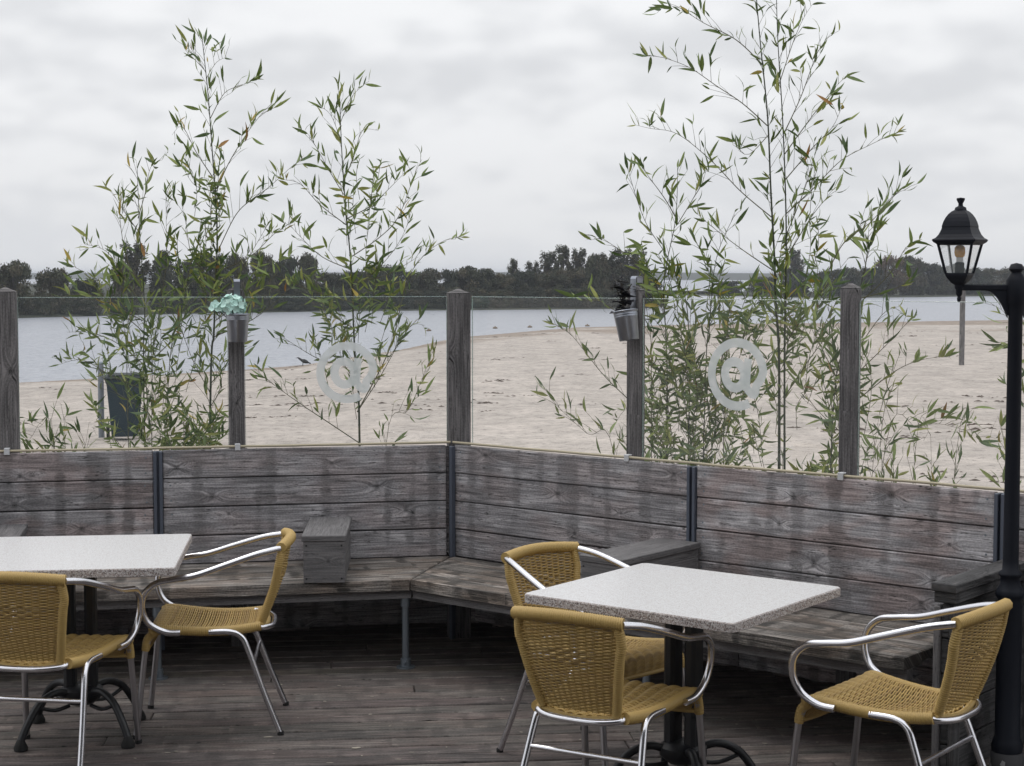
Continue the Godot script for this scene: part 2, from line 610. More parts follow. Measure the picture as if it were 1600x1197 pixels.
	M.bin_lid = mat(srgb(0.018, 0.024, 0.030), 0.8)
	M.rubber = mat(srgb(0.01, 0.01, 0.01), 0.8)
	M.petal = mat(srgb(0.63, 0.81, 0.74), 0.6)
	M.petal.vertex_color_use_as_albedo = true
	M.petal.cull_mode = BaseMaterial3D.CULL_DISABLED
	M.dried = mat(Color.WHITE, 0.75)
	M.dried.vertex_color_use_as_albedo = true
	M.dried.cull_mode = BaseMaterial3D.CULL_DISABLED
	M.debris = mat(srgb(0.07, 0.05, 0.038), 0.9)
	M.added_awning = mat(srgb(0.06, 0.06, 0.065), 0.9)
	M.plinth = mat(srgb(0.045, 0.045, 0.048), 0.8)
	M.paint_flake = mat(srgb(0.30, 0.30, 0.30), 0.8)

# ------------------------------------------------------------------ setting
func setting() -> void:
	# beach, one sheet from behind the terrace to under the lake
	var g := Geo.new()
	var xs := []
	var zs := []
	for k in range(-130, 131):
		var q := k / 130.0
		xs.append(26.0 * q + 330.0 * pow(absf(q), 5.0) * signf(q))
	var d := -60.0
	while d < 260.0:
		zs.append(d)
		d += 10.0 if d < -10.0 else (2.0 if d < 8.0 else clampf(d * 0.011, 0.2, 1.5))
		if d > 150.0: d += 8.0
	var nx := xs.size()
	for z in zs:
		for x in xs:
			var xx: float = x * clampf(0.35 + z / 45.0, 0.35, 2.0) if absf(x) < 26.0 else x + (signf(x) * 26.0) * (clampf(0.35 + z / 45.0, 0.35, 2.0) - 1.0)
			var h := sand_height(xx, -z)
			var above := h - LAKE
			# damp sand beside the water is darker and browner
			var back: float = (shore_distance(xx) - z) / (clampf(0.06 + (xx + 15.0) * 0.008, 0.06, 0.22) * z)
			var damp: float = smoothstep(1.15, 0.5, back + 0.9 * mid.get_noise_2d(xx * 0.5, z * 0.35) + 0.5 * big.get_noise_2d(xx, z))
			var drift: float = 1.0 + 0.10 * big.get_noise_2d(xx * 2.0 + 50.0, z * 2.0) + 0.10 * mid.get_noise_2d(xx * 0.8, z * 0.8 + 90.0)
			g.col = (Color(0.71, 0.705, 0.70) * drift).lerp(Color(0.44, 0.395, 0.35), damp * 0.95 if above > -0.05 else 1.0)
			g.vert(Vector3(xx, h, -z), Vector3.UP)
	for j in zs.size() - 1:
		for i in nx - 1:
			var a := j * nx + i
			g.ix.append_array([a, a + nx, a + 1, a + 1, a + nx, a + nx + 1])
	var nrm := PackedVector3Array()
	nrm.resize(g.v.size())
	for k in range(0, g.ix.size(), 3):
		var a := g.ix[k]
		var b := g.ix[k + 1]
		var e := g.ix[k + 2]
		var nn := (g.v[e] - g.v[a]).cross(g.v[b] - g.v[a])
		if nn.y < 0.0: nn = -nn
		nrm[a] += nn; nrm[b] += nn; nrm[e] += nn
	for k in nrm.size(): nrm[k] = nrm[k].normalized()
	g.n = nrm
	struct("beach", g, M.sand)

	var w := Geo.new()
	w.quad(Vector3(-3000, LAKE, -30), Vector3(3000, LAKE, -30), Vector3(3000, LAKE, -5000), Vector3(-3000, LAKE, -5000), Vector2.ZERO, Vector2.ZERO, Vector2.ZERO, Vector2.ZERO, Vector3.UP)
	struct("lake_water", w, M.water)

	# low bank under the far trees, the spit beside it and the land on the far horizon
	bank("far_bank", [Vector2(-330, -60), Vector2(-130, -80), Vector2(-70, -105), Vector2(-38, -125), Vector2(-29, -139), Vector2(-17, -149), Vector2(-6, -154), Vector2(9, -160), Vector2(14.5, -167)], 500.0, 0.22, M.bank)
	bank("far_bank", [Vector2(9, -279), Vector2(21, -274), Vector2(32, -262), Vector2(45, -236), Vector2(62, -248), Vector2(81, -265), Vector2(150, -290)], 60.0, 0.25, M.bank)
	bank("far_bank", [Vector2(-500, -1450), Vector2(60, -1150), Vector2(200, -1050), Vector2(330, -1020), Vector2(700, -1000)], 150.0, 4.6, M.bank)

	# sparse dark litter washed up on the sand
	var r := RandomNumberGenerator.new()
	r.seed = 77
	var lit := Geo.new()
	for k in 5:
		var a := TAU * k / 5.0
		var b := TAU * (k + 1) / 5.0
		lit.tri(Vector3(0, 0.35, 0), Vector3(cos(a), 0, sin(a) * 0.7), Vector3(cos(b), 0, sin(b) * 0.7), Vector2.ZERO, Vector2.ZERO, Vector2.ZERO, Vector3.UP)
	var mm := MultiMesh.new()
	mm.transform_format = MultiMesh.TRANSFORM_3D
	mm.mesh = lit.mesh()
	var patch := noise(78, 0.09, 2)
	var xf := []
	var tries := 0
	while xf.size() < 2200 and tries < 60000:
		tries += 1
		var dd := 12.0 + 90.0 * pow(r.randf(), 1.3)
		var x := r.randf_range(-0.36, 0.36) * dd
		if dd > shore_distance(x) - 1.5: continue
		if patch.get_noise_2d(x * 1.2, dd * 2.6) < r.randf_range(0.0, 0.5): continue
		# a wisp of weed: a handful of bits lying together
		var wisp := r.randf_range(0.06, 0.28)
		for j in r.randi_range(3, 14):
			var s := r.randf_range(0.015, 0.05)
			var x2 := x + r.randfn() * wisp
			var z2 := dd + r.randfn() * wisp * 0.5
			xf.append(Transform3D(Basis(Vector3.UP, r.randf() * TAU).scaled(Vector3(s * r.randf_range(1.0, 2.8), s * r.randf_range(0.8, 2.0), s)), Vector3(x2, sand_height(x2, -z2) - 0.002, -z2)))
	mm.instance_count = xf.size()
	for k in xf.size(): mm.set_instance_transform(k, xf[k])
	var mi := MultiMeshInstance3D.new()
	mi.name = "beach_litter"
	mi.multimesh = mm
	mi.material_override = M.debris
	add_child(mi)
	tag(mi, "dark bits of dried weed and twigs strewn over pale sand", "litter", "", "stuff")

func bank(called: String, line: Array, deep: float, high: float, m: Material) -> void:
	var g := Geo.new()
	var rows := [[-1.0, -0.3], [0.6, high * 0.5], [3.0, high], [deep, high * 1.2], [deep + 3.0, -0.3]]
	for i in line.size():
		var q: Vector2 = line[i]
		for rw in rows:
			g.vert(Vector3(q.x + q.x / 160.0 * rw[0] * 0.3, LAKE + rw[1] * (0.9 + 0.2 * sin(i * 2.3)), q.y - rw[0]), Vector3(0, 0.9, 0.4).normalized())
	var k := rows.size()
	for i in line.size() - 1:
		for j in k - 1:
			var a := i * k + j
			g.ix.append_array([a, a + 1, a + k, a + k, a + 1, a + k + 1])
	struct(called, g, m)

func deck() -> void:
	# planks, each one a part of the deck
	var root := Node3D.new()
	root.name = "deck"
	add_child(root)
	root.set_meta("kind", "structure")
	root.set_meta("label", "dark weathered terrace deck of grooved planks")
	root.rotation.y = deg_to_rad(5.5)
	var r := RandomNumberGenerator.new()
	r.seed = 12
	var turn := Basis(Vector3.UP, root.rotation.y)
	for row in 103:
		var z := 3.2 - row * 0.1215
		# the stretch of this row that lies inside the walls
		var lo := -4.6
		var hi := 4.6
		for side in [[LN, LD], [RN, RD]]:
			var nn: Vector2 = side[0]
			var p0 := turn * Vector3(0, 0, z)
			var dx := turn * Vector3(1, 0, 0)
			var f0 := (Vector2(p0.x, p0.z) - CORNER).dot(nn) + 0.41
			var f1 := Vector2(dx.x, dx.z).dot(nn)
			if f1 > 0.0: lo = max(lo, -f0 / f1)
			else: hi = min(hi, -f0 / f1)
		if hi - lo < 0.05: continue
		var x := lo
		var cut := lo + r.randf_range(0.8, 4.5)
		while x < hi - 0.02:
			var e: float = min(cut, hi)
			if hi - e < 0.3: e = hi
			var g := Geo.new()
			var b := r.randf_range(0.66, 1.22)
			g.col = Color(b, b * r.randf_range(0.93, 1.0), b * r.randf_range(0.9, 1.0))
			g.box(Vector3(e - x - 0.003, 0.028, 0.1105), 0.004, Vector3.ZERO, Vector2(r.randf() * 2.4, 0.12 * r.randi_range(0, 7)))
			obj("plank", g, M.deck, root, Vector3((x + e) * 0.5, -0.0145 + r.randf_range(-0.0012, 0.0012), z))
			x = e
			cut = e + r.randf_range(3.6, 4.8)
	var u := Geo.new()
	var plan := []
	for q in [on_wall(true, 0.0, -0.40), on_wall(true, 4.2, -0.40), Vector2(-4.4, 3.2), Vector2(4.4, 3.2), on_wall(false, 5.6, -0.40)]:
		var l := turn.inverse() * Vector3(q.x, 0, q.y)
		plan.append(Vector2(l.x, l.z))
	u.slab(plan, -0.2, -0.033, 0.001, Vector2.ZERO, Vector2.RIGHT)
	obj("joists", u, M.darkwood, root)
	# crumbs and leaf scraps lying on the boards
	var cr := Geo.new()
	for k in 5: cr.tri(Vector3(0, 0.3, 0), Vector3(cos(TAU * k / 5.0), 0, sin(TAU * k / 5.0) * 0.6), Vector3(cos(TAU * (k + 1) / 5.0), 0, sin(TAU * (k + 1) / 5.0) * 0.6), Vector2.ZERO, Vector2.ZERO, Vector2.ZERO, Vector3.UP)
	var mm := MultiMesh.new()
	mm.transform_format = MultiMesh.TRANSFORM_3D
	mm.mesh = cr.mesh()
	mm.instance_count = 130
	for k in 130:
		var s := r.randf_range(0.002, 0.007) * (2.2 if k % 11 == 0 else 1.0)
		mm.set_instance_transform(k, Transform3D(Basis(Vector3.UP, r.randf() * TAU).scaled(Vector3(s * r.randf_range(1.0, 3.0), s * 0.5, s)), Vector3(r.randf_range(-2.0, 1.8), 0.0015, -r.randf_range(5.6, 7.5))))
	var mi := MultiMeshInstance3D.new()
	mi.name = "deck_crumbs"
	mi.multimesh = mm
	mi.material_override = mat(srgb(0.34, 0.31, 0.26), 0.9)
	add_child(mi)
	tag(mi, "pale crumbs and leaf scraps scattered on the dark deck", "litter", "", "stuff")

# ------------------------------------------------------------------ terrace walls, posts, glass
func plank_wall(left: bool, bays: int, label: String) -> void:
	var root := thing("plank_wall", label, "wall", Vector3(CORNER.x, 0, CORNER.y), wall_turn(left), "plank walls behind the bench")
	var sg := -1.0 if left else 1.0
	var r := RandomNumberGenerator.new()
	r.seed = 5 if left else 6
	var bh := WALL / 7.0
	var sg0 := Geo.new()
	sg0.lathe([Vector2(0.005, 0), Vector2(0.0046, 0.0012), Vector2(0.0015, 0.0010), Vector2(0, 0.0006)], 8, Vector3.ZERO, Basis(Vector3.RIGHT, PI / 2))
	var screw := sg0.mesh()
	for b in bays:
		var m: Material = M.bays[[1, 0, 2][b]] if left else M.bays[[2, 3, 0][b]]
		var cx := sg * (b + 0.5) * BAY
		for row in 3:
			# below the seat the boards are set back and covered over to deepen shade
			var g := Geo.new()
			g.box(Vector3(BAY + (0.3 if b == 0 else 0.0) - 0.004, bh - 0.006, 0.02), 0.002, Vector3.ZERO, Vector2(r.randf(), r.randf()))
			obj("lower_board", g, m, root, Vector3(cx - sg * (0.15 if b == 0 else 0.0), (row + 0.5) * bh, -0.42))
		var lidg := Geo.new()
		lidg.box(Vector3(BAY + (0.3 if b == 0 else 0.0), 0.012, 0.37), 0.001)
		obj("void_cover", lidg, m, root, Vector3(cx - sg * (0.15 if b == 0 else 0.0), bh * 3.0 + 0.008, -0.242))
		for row in range(3, 7):
			var g := Geo.new()
			var gap := r.randf_range(0.003, 0.007)
			var sh := r.randf_range(0.93, 1.05)
			g.col = Color(sh, sh, sh)
			g.box(Vector3(BAY - 0.046, bh - gap, 0.03), 0.004, Vector3.ZERO, Vector2(0.02, (6 - row) * bh))
			var bd := obj("board", g, m, root, Vector3(cx, (row + 0.5) * bh, -0.017 + r.randf_range(-0.003, 0.0025)), Basis(Vector3.BACK, r.randf_range(-0.0012, 0.0012)))
			for ex in [-1.0, 1.0]:
				for ey in [-1.0, 1.0]:
					obj("screw", screw, M.galv, bd, Vector3(ex * (BAY * 0.5 - 0.06 + r.randf_range(-0.006, 0.006)), ey * (bh * 0.5 - 0.032 + r.randf_range(-0.005, 0.005)), 0.0148))
		var bk := Geo.new()
		bk.box(Vector3(BAY - 0.002, WALL - bh * 3.0 - 0.03, 0.012), 0.001)
		obj("light_block_sheet", bk, m, root, Vector3(cx, (WALL + bh * 3.0 + 0.01) * 0.5, -0.043))  # added behind the boards to stop light showing through the gaps
		var sk := Geo.new()
		sk.box(Vector3(BAY + (0.3 if b == 0 else 0.0), 0.62, 0.012), 0.001)
		obj("light_block_skirt", sk, m, root, Vector3(cx - sg * (0.15 if b == 0 else 0.0), 0.12, -0.437))  # added lower sheet, stops light leaking in at deck level
	# steel channels that hold the boards
	for b in range(1, bays + 1):
		var g := Geo.new()
		for s in [-1.0, 1.0]:
			g.box(Vector3(0.016, WALL - 0.012, 0.05), 0.002, Vector3(s * 0.014, 0, 0))
		g.box(Vector3(0.012, WALL - 0.012, 0.03), 0.001, Vector3(0, 0, -0.012))
		obj("steel_channel", g, M.channel, root, Vector3(sg * b * BAY, WALL * 0.5, -0.014))
	if not left:
		var g := Geo.new()
		g.box(Vector3(0.03, WALL - 0.012, 0.012), 0.002)
		g.box(Vector3(0.012, WALL - 0.012, 0.03), 0.002, Vector3(0.012, 0, 0.008))
		obj("steel_channel", g, M.channel, root, Vector3(0.012, WALL * 0.5, 0.006))

func rope_light(left: bool, length: float, clips: Array, label: String) -> void:
	var root := thing("rope_light", label, "rope light", Vector3(CORNER.x, WALL, CORNER.y), wall_turn(left), "rope lights on the plank walls")
	var sg := -1.0 if left else 1.0
	var r := RandomNumberGenerator.new()
	r.seed = 9
	var pts := []
	var x := 0.0
	while x < length:
		pts.append(Vector3(sg * x, 0.0085 + r.randf_range(0.0, 0.003), -0.012 + r.randf_range(-0.006, 0.006)))
		x += 0.16
	var g := Geo.new()
	g.tube(spline(pts, 0.04), 0.0062, 8)
	obj("tube", g, M.cream, root)
	for c in clips:
		var q := Geo.new()
		q.box(Vector3(0.026, 0.006, 0.03), 0.002, Vector3(0, 0.0215, 0))
		q.box(Vector3(0.026, 0.032, 0.005), 0.0015, Vector3(0, 0.008, 0.014))
		obj("clip", q, M.clip, root, Vector3(sg * c, 0.0, -0.012))

func timber_post(at: Vector2, left: bool, wide: float, deep: float, top: float, label: String) -> void:
	var root := thing("balustrade_post", label, "post", Vector3(at.x, 0, at.y), wall_turn(left), "posts of the glass balustrade")
	var r := RandomNumberGenerator.new()
	r.seed = int(at.x * 1000.0) + 40000
	var y0 := GROUND - 0.1
	var hgt := top - 0.02 - y0
	var g := Geo.new()
	var b := r.randf_range(0.85, 1.1)
	g.col = Color(b, b, b * 1.01)
	g.box(Vector3(hgt, wide, deep), 0.005, Vector3(0, y0 + hgt * 0.5, 0), Vector2(r.randf(), r.randf()), Vector2.ONE, Basis(Vector3(0, 1, 0), Vector3(-1, 0, 0), Vector3(0, 0, 1)))
	obj("shaft", g, M.post, root)
	var c := Geo.new()
	c.col = Color(b, b, b)
	var hx := wide * 0.5
	var hz := deep * 0.5
	var y := top - 0.0195
	var tip := Vector3(0, top + 0.004, 0)
	for k in 4:
		var p: Array = [Vector3(-hx, y, hz), Vector3(hx, y, hz), Vector3(hx, y, -hz), Vector3(-hx, y, -hz)]
		c.tri(p[k], p[(k + 1) % 4], tip, Vector2(0, 0), Vector2(0.1, 0), Vector2(0.05, 0.05), p[k] + p[(k + 1) % 4] - Vector3(0, y, 0) * 2.0 + Vector3.UP)
	obj("point", c, M.post, root)

func glass_pane(a: Vector2, b: Vector2, ga: float, gb: float, left: bool, label: String, mark: float) -> void:
	var dir := (b - a).normalized()
	var p := a + dir * ga
	var q := b - dir * gb
	var mid2 := (p + q) * 0.5
	var w := p.distance_to(q)
	var y0 := WALL + 0.004
	var y1 := 1.742
	var root := thing("glass_pane", label, "glass pane", Vector3(mid2.x, y0, mid2.y), wall_turn(left), "panes of the glass balustrade")
	var g := Geo.new()
	g.quad(Vector3(-w / 2, 0, 0), Vector3(w / 2, 0, 0), Vector3(w / 2, y1 - y0, 0), Vector3(-w / 2, y1 - y0, 0), Vector2.ZERO, Vector2.ZERO, Vector2.ZERO, Vector2.ZERO, Vector3.BACK)
	obj("sheet", g, M.glass, root)
	var e := Geo.new()
	e.box(Vector3(w, 0.0035, 0.009), 0.001, Vector3(0, y1 - y0, 0))
	for s in [-1.0, 1.0]: e.box(Vector3(0.003, y1 - y0 - 0.004, 0.009), 0.001, Vector3(s * w / 2, (y1 - y0) / 2, 0))
	obj("polished_edge", e, M.glass_edge, root)
	if mark > -9.0:
		obj("frosted_sign", at_sign(0.15, 0.157 if not left else 0.15), M.frost, root, Vector3(mark, 1.362 - y0 if left else 1.41 - y0, 0.003))

# the frosted @ on the panes: an open ring that hooks into a bold round a
func at_sign(rx: float, ry: float) -> Geo:
	var g := Geo.new()
	var strip := func(pts: Array, wide: Array) -> void:
		for i in pts.size() - 1:
			var a: Vector2 = pts[i]
			var b: Vector2 = pts[i + 1]
			var d0: Vector2 = (pts[min(i + 1, pts.size() - 1)] - pts[max(i - 1, 0)]).normalized()
			var d1: Vector2 = (pts[min(i + 2, pts.size() - 1)] - pts[i]).normalized()
			var n0: Vector2 = Vector2(-d0.y, d0.x) * wide[i] * 0.5
			var n1: Vector2 = Vector2(-d1.y, d1.x) * wide[i + 1] * 0.5
			g.quad(Vector3(a.x + n0.x, a.y + n0.y, 0), Vector3(b.x + n1.x, b.y + n1.y, 0), Vector3(b.x - n1.x, b.y - n1.y, 0), Vector3(a.x - n0.x, a.y - n0.y, 0), Vector2.ZERO, Vector2.ZERO, Vector2.ZERO, Vector2.ZERO, Vector3.BACK)
	var ring := []
	var wd := []
	for k in 61:
		var a := deg_to_rad(lerpf(-62.0, -385.0, k / 60.0))
		var rr := Vector2(rx - 0.016, ry - 0.016)
		if k > 54: rr *= 1.0 - 0.035 * (k - 54)
		ring.append(Vector2(cos(a) * rr.x, sin(a) * rr.y))
		wd.append(0.041)
	# the hook to the stem
	var tail: Vector2 = ring[60]
	for k in range(1, 9):
		var q := k / 8.0
		ring.append(tail.lerp(Vector2(0.052, -0.062), q) + Vector2(0.012, -0.032) * sin(q * PI))
		wd.append(0.040)
	strip.call(ring, wd)
	var bowl := []
	var bw := []
	for k in 37:
		var a := TAU * k / 36.0
		bowl.append(Vector2(-0.014 + cos(a) * 0.050, -0.002 + sin(a) * 0.058 - cos(a) * 0.004))
		bw.append(0.042)
	strip.call(bowl, bw)
	strip.call([Vector2(0.056, 0.072), Vector2(0.050, 0.02), Vector2(0.047, -0.04), Vector2(0.050, -0.07)], [0.038, 0.038, 0.038, 0.038])
	return g

# unseen building added behind the viewer, to darken reflections and block low sky
func unseen_pavilion() -> void:
	var root := thing("added_pavilion", "unseen dark boarded building with large windows, added behind the viewer to darken reflections", "building", Vector3(0, 0, 3.3))
	var r := RandomNumberGenerator.new()
	r.seed = 31
	for k in 26:
		var g := Geo.new()
		var s := r.randf_range(0.8, 1.1)
		g.col = Color(s, s, s)
		g.box(Vector3(12.0, 0.136, 0.03), 0.003, Vector3.ZERO, Vector2(r.randf(), r.randf()))
		obj("board", g, M.darkwood, root, Vector3(0, 0.07 + k * 0.14, 0.02))
	var core := Geo.new()
	core.box(Vector3(12.0, 3.62, 3.0), 0.01, Vector3(0, 1.81, 1.54))
	obj("wall", core, M.darkwood, root)
	for x in [-4.2, -1.4, 1.4, 4.2]:
		var f := Geo.new()
		for s in [-1.0, 1.0]:
			f.box(Vector3(0.07, 2.1, 0.06), 0.005, Vector3(s * 0.95, 0, 0))
			f.box(Vector3(1.83, 0.07, 0.06), 0.005, Vector3(0, s * 1.015, 0))
		f.box(Vector3(0.05, 1.96, 0.05), 0.005)
		var w := obj("window", f, M.channel, root, Vector3(x, 1.35, -0.026))
		var p := Geo.new()
		p.box(Vector3(1.83, 1.96, 0.01), 0.001)
		obj("pane", p, M.iron, w, Vector3(0, 0, 0.018))
	var aw := Geo.new()  # unseen canopy, added to keep low sky off surfaces facing the viewer
	aw.box(Vector3(11.6, 0.05, 5.7), 0.01, Vector3(0, 2.98, -2.8), Vector2.ZERO, Vector2.ONE, Basis(Vector3.RIGHT, 0.07))
	aw.box(Vector3(11.6, 0.24, 0.02), 0.004, Vector3(0, 2.67, -5.64))
	obj("added_awning", aw, M.added_awning, root)
	for x in [-5.0, 0.0, 5.0]:
		var am := Geo.new()
		am.tube(PackedVector3Array([Vector3(x, 2.45, -0.03), Vector3(x, 2.60, -2.6), Vector3(x, 2.72, -5.5)]), 0.03, 8)
		obj("added_awning_arm", am, M.channel, root)
	var roof := Geo.new()
	roof.box(Vector3(12.8, 0.16, 4.0), 0.02, Vector3(0, 3.71, 1.2))
	obj("roof", roof, M.darkwood, root)

# ------------------------------------------------------------------ bench
func bench(left: bool, length: float, legs: Array, label: String) -> void:
	var root := thing("corner_bench", label, "bench", Vector3.ZERO, 0.0, "built-in corner bench")
	var d := LD if left else RD
	var nn := LN if left else RN
	var mitre := ((LN + RN) / (1.0 + LN.dot(RN)))       # per metre away from both walls
	var r := RandomNumberGenerator.new()
	r.seed = 21 if left else 22
	var depth := 0.62
	var edges := [0.004, 0.155, 0.31, 0.465, depth]
	for k in 4:
		var o0: float = edges[k] + 0.003
		var o1: float = edges[k + 1] - 0.003
		var a := CORNER + mitre * o0 + d * 0.004
		var b := CORNER + mitre * o1 + d * 0.004
		var e := CORNER + d * length + nn * o1
		var f := CORNER + d * length + nn * o0
		# the planks come in two lengths
		var cut := r.randf_range(0.45, 0.7)
		for h in 2:
			var q0 := 0.0 if h == 0 else cut + 0.0008
			var q1 := cut if h == 0 else 1.0
			var g := Geo.new()
			var s := r.randf_range(0.8, 1.15)
			g.col = Color(s, s, s)
			g.slab([a.lerp(f, q0), b.lerp(e, q0), b.lerp(e, q1), a.lerp(f, q1)], SEAT - 0.04 - (0.012 if k == 3 else 0.0), SEAT + r.randf_range(-0.003, 0.0), 0.004, Vector2(r.randf() * 1.6, r.randf()), d)
			obj("seat_plank", g, M.seat, root)
	var ra := CORNER + mitre * (depth - 0.03) + d * 0.004
	var rb := CORNER + mitre * (depth - 0.075) + d * 0.004
	var g := Geo.new()
	var rc := CORNER + d * length + nn * (depth - 0.075)
	var rd := CORNER + d * length + nn * (depth - 0.03)
	g.slab([ra, rb, rc, rd], SEAT - 0.095, SEAT - 0.0535, 0.002, Vector2.ZERO, d)
	obj("rail", g, M.box, root)
	for l in legs:
		var p: Vector2 = CORNER + mitre * (depth - 0.055) + d * 0.04 if l < 0.0 else CORNER + d * l + nn * (depth - 0.055)
		var leg := Geo.new()
		leg.lathe([Vector2(0.0, 0.0), Vector2(0.045, 0.0), Vector2(0.045, 0.006), Vector2(0.024, 0.008), Vector2(0.024, 0.045), Vector2(0.0168, 0.047), Vector2(0.0168, SEAT - 0.14), Vector2(0.023, SEAT - 0.138), Vector2(0.023, SEAT - 0.096), Vector2(0, SEAT - 0.096)], 14)
		leg.box(Vector3(0.012, 0.012, 0.012), 0.002, Vector3(0.0, 0.03, 0.026))
		obj("pipe_leg", leg, M.galv, root, Vector3(p.x, 0, p.y))

func divider(at: Vector2, turn: float, wide: float, deep: float, high: float, m: Material, label: String) -> void:
	var root := thing("bench_divider", label, "armrest box", Vector3(at.x, SEAT, at.y), turn, "armrest boxes on the bench")
	var lid := 0.028
	var t := 0.02
	var y := (high - lid) * 0.5
	for p in [["front_board", Vector3(wide, high - lid, t), Vector3(0, y, deep / 2 - t / 2)], ["back_board", Vector3(wide, high - lid, t), Vector3(0, y, -deep / 2 + t / 2)], ["side_board", Vector3(t, high - lid - 0.001, deep - 2 * t - 0.001), Vector3(wide / 2 - t / 2 - 0.001, y, 0)], ["side_board", Vector3(t, high - lid - 0.001, deep - 2 * t - 0.001), Vector3(-wide / 2 + t / 2 + 0.001, y, 0)]]:
		var g := Geo.new()
		g.col = Color(0.95, 0.95, 0.95)
		g.box(p[1], 0.002, Vector3.ZERO, Vector2(rng.randf(), rng.randf()))
		var o := obj(p[0], g, m, root, p[2])
		if p[0] == "front_board":
			for sx in [-1.0, 1.0]:
				for sy in [-1.0, 1.0]:
					var s := Geo.new()
					s.lathe([Vector2(0.0045, 0), Vector2(0.0045, 0.0012), Vector2(0, 0.0016)], 8, Vector3.ZERO, Basis(Vector3.RIGHT, PI / 2))
					obj("screw", s, M.iron, o, Vector3(sx * (wide / 2 - 0.014), sy * (y - 0.02), t / 2))
	var g2 := Geo.new()
	g2.col = Color(0.88, 0.88, 0.88)
	g2.box(Vector3(deep + 0.006, lid, wide + 0.016), 0.003, Vector3.ZERO, Vector2(rng.randf(), rng.randf()), Vector2.ONE, Basis(Vector3.UP, PI / 2))
	obj("lid", g2, m, root, Vector3(0, high - lid / 2, 0.002))

func end_panel() -> void:
	var a := Vector2(1.575, -5.99)
	var b := a + (-RN) * 0.68
	var c := (a + b) * 0.5
	var root := thing("bench_end_panel", "dark boarded end panel with cap rail closing the bench beside the lamp post", "partition", Vector3(c.x, 0, c.y), atan2(-(-RN).y, (-RN).x))
	var r := RandomNumberGenerator.new()
	r.seed = 3
	for k in 5:
		var g := Geo.new()
		var s := r.randf_range(0.8, 1.05)
		g.col = Color(s, s, s)
		g.box(Vector3(0.66, 0.126, 0.03), 0.003, Vector3.ZERO, Vector2(r.randf(), r.randf()))
		obj("board", g, M.darkwood, root, Vector3(0.0, 0.068 + k * 0.131, r.randf_range(-0.002, 0.002)))
	for x in [-0.315, 0.3]:
		var g := Geo.new()
		g.box(Vector3(0.64, 0.05, 0.026), 0.003, Vector3.ZERO, Vector2(r.randf(), 0.2), Vector2.ONE, Basis(Vector3.BACK, PI / 2))
		obj("batten", g, M.darkwood, root, Vector3(x, 0.325, 0.031))
		var g2 := Geo.new()
		g2.box(Vector3(0.64, 0.05, 0.026), 0.003, Vector3.ZERO, Vector2(r.randf(), 0.2), Vector2.ONE, Basis(Vector3.BACK, PI / 2))
		obj("batten", g2, M.box, root, Vector3(x, 0.325, -0.031))
	var cap := Geo.new()
	cap.box(Vector3(0.70, 0.032, 0.10), 0.003, Vector3.ZERO, Vector2(0.1, 0.3))
	obj("cap_rail", cap, M.darkwood, root, Vector3(0.0, 0.716, 0))
	var cap2 := Geo.new()
	cap2.box(Vector3(0.69, 0.04, 0.085), 0.003, Vector3.ZERO, Vector2(0.3, 0.1))
	obj("cap_rail", cap2, M.darkwood, root, Vector3(0.004, 0.679, 0))

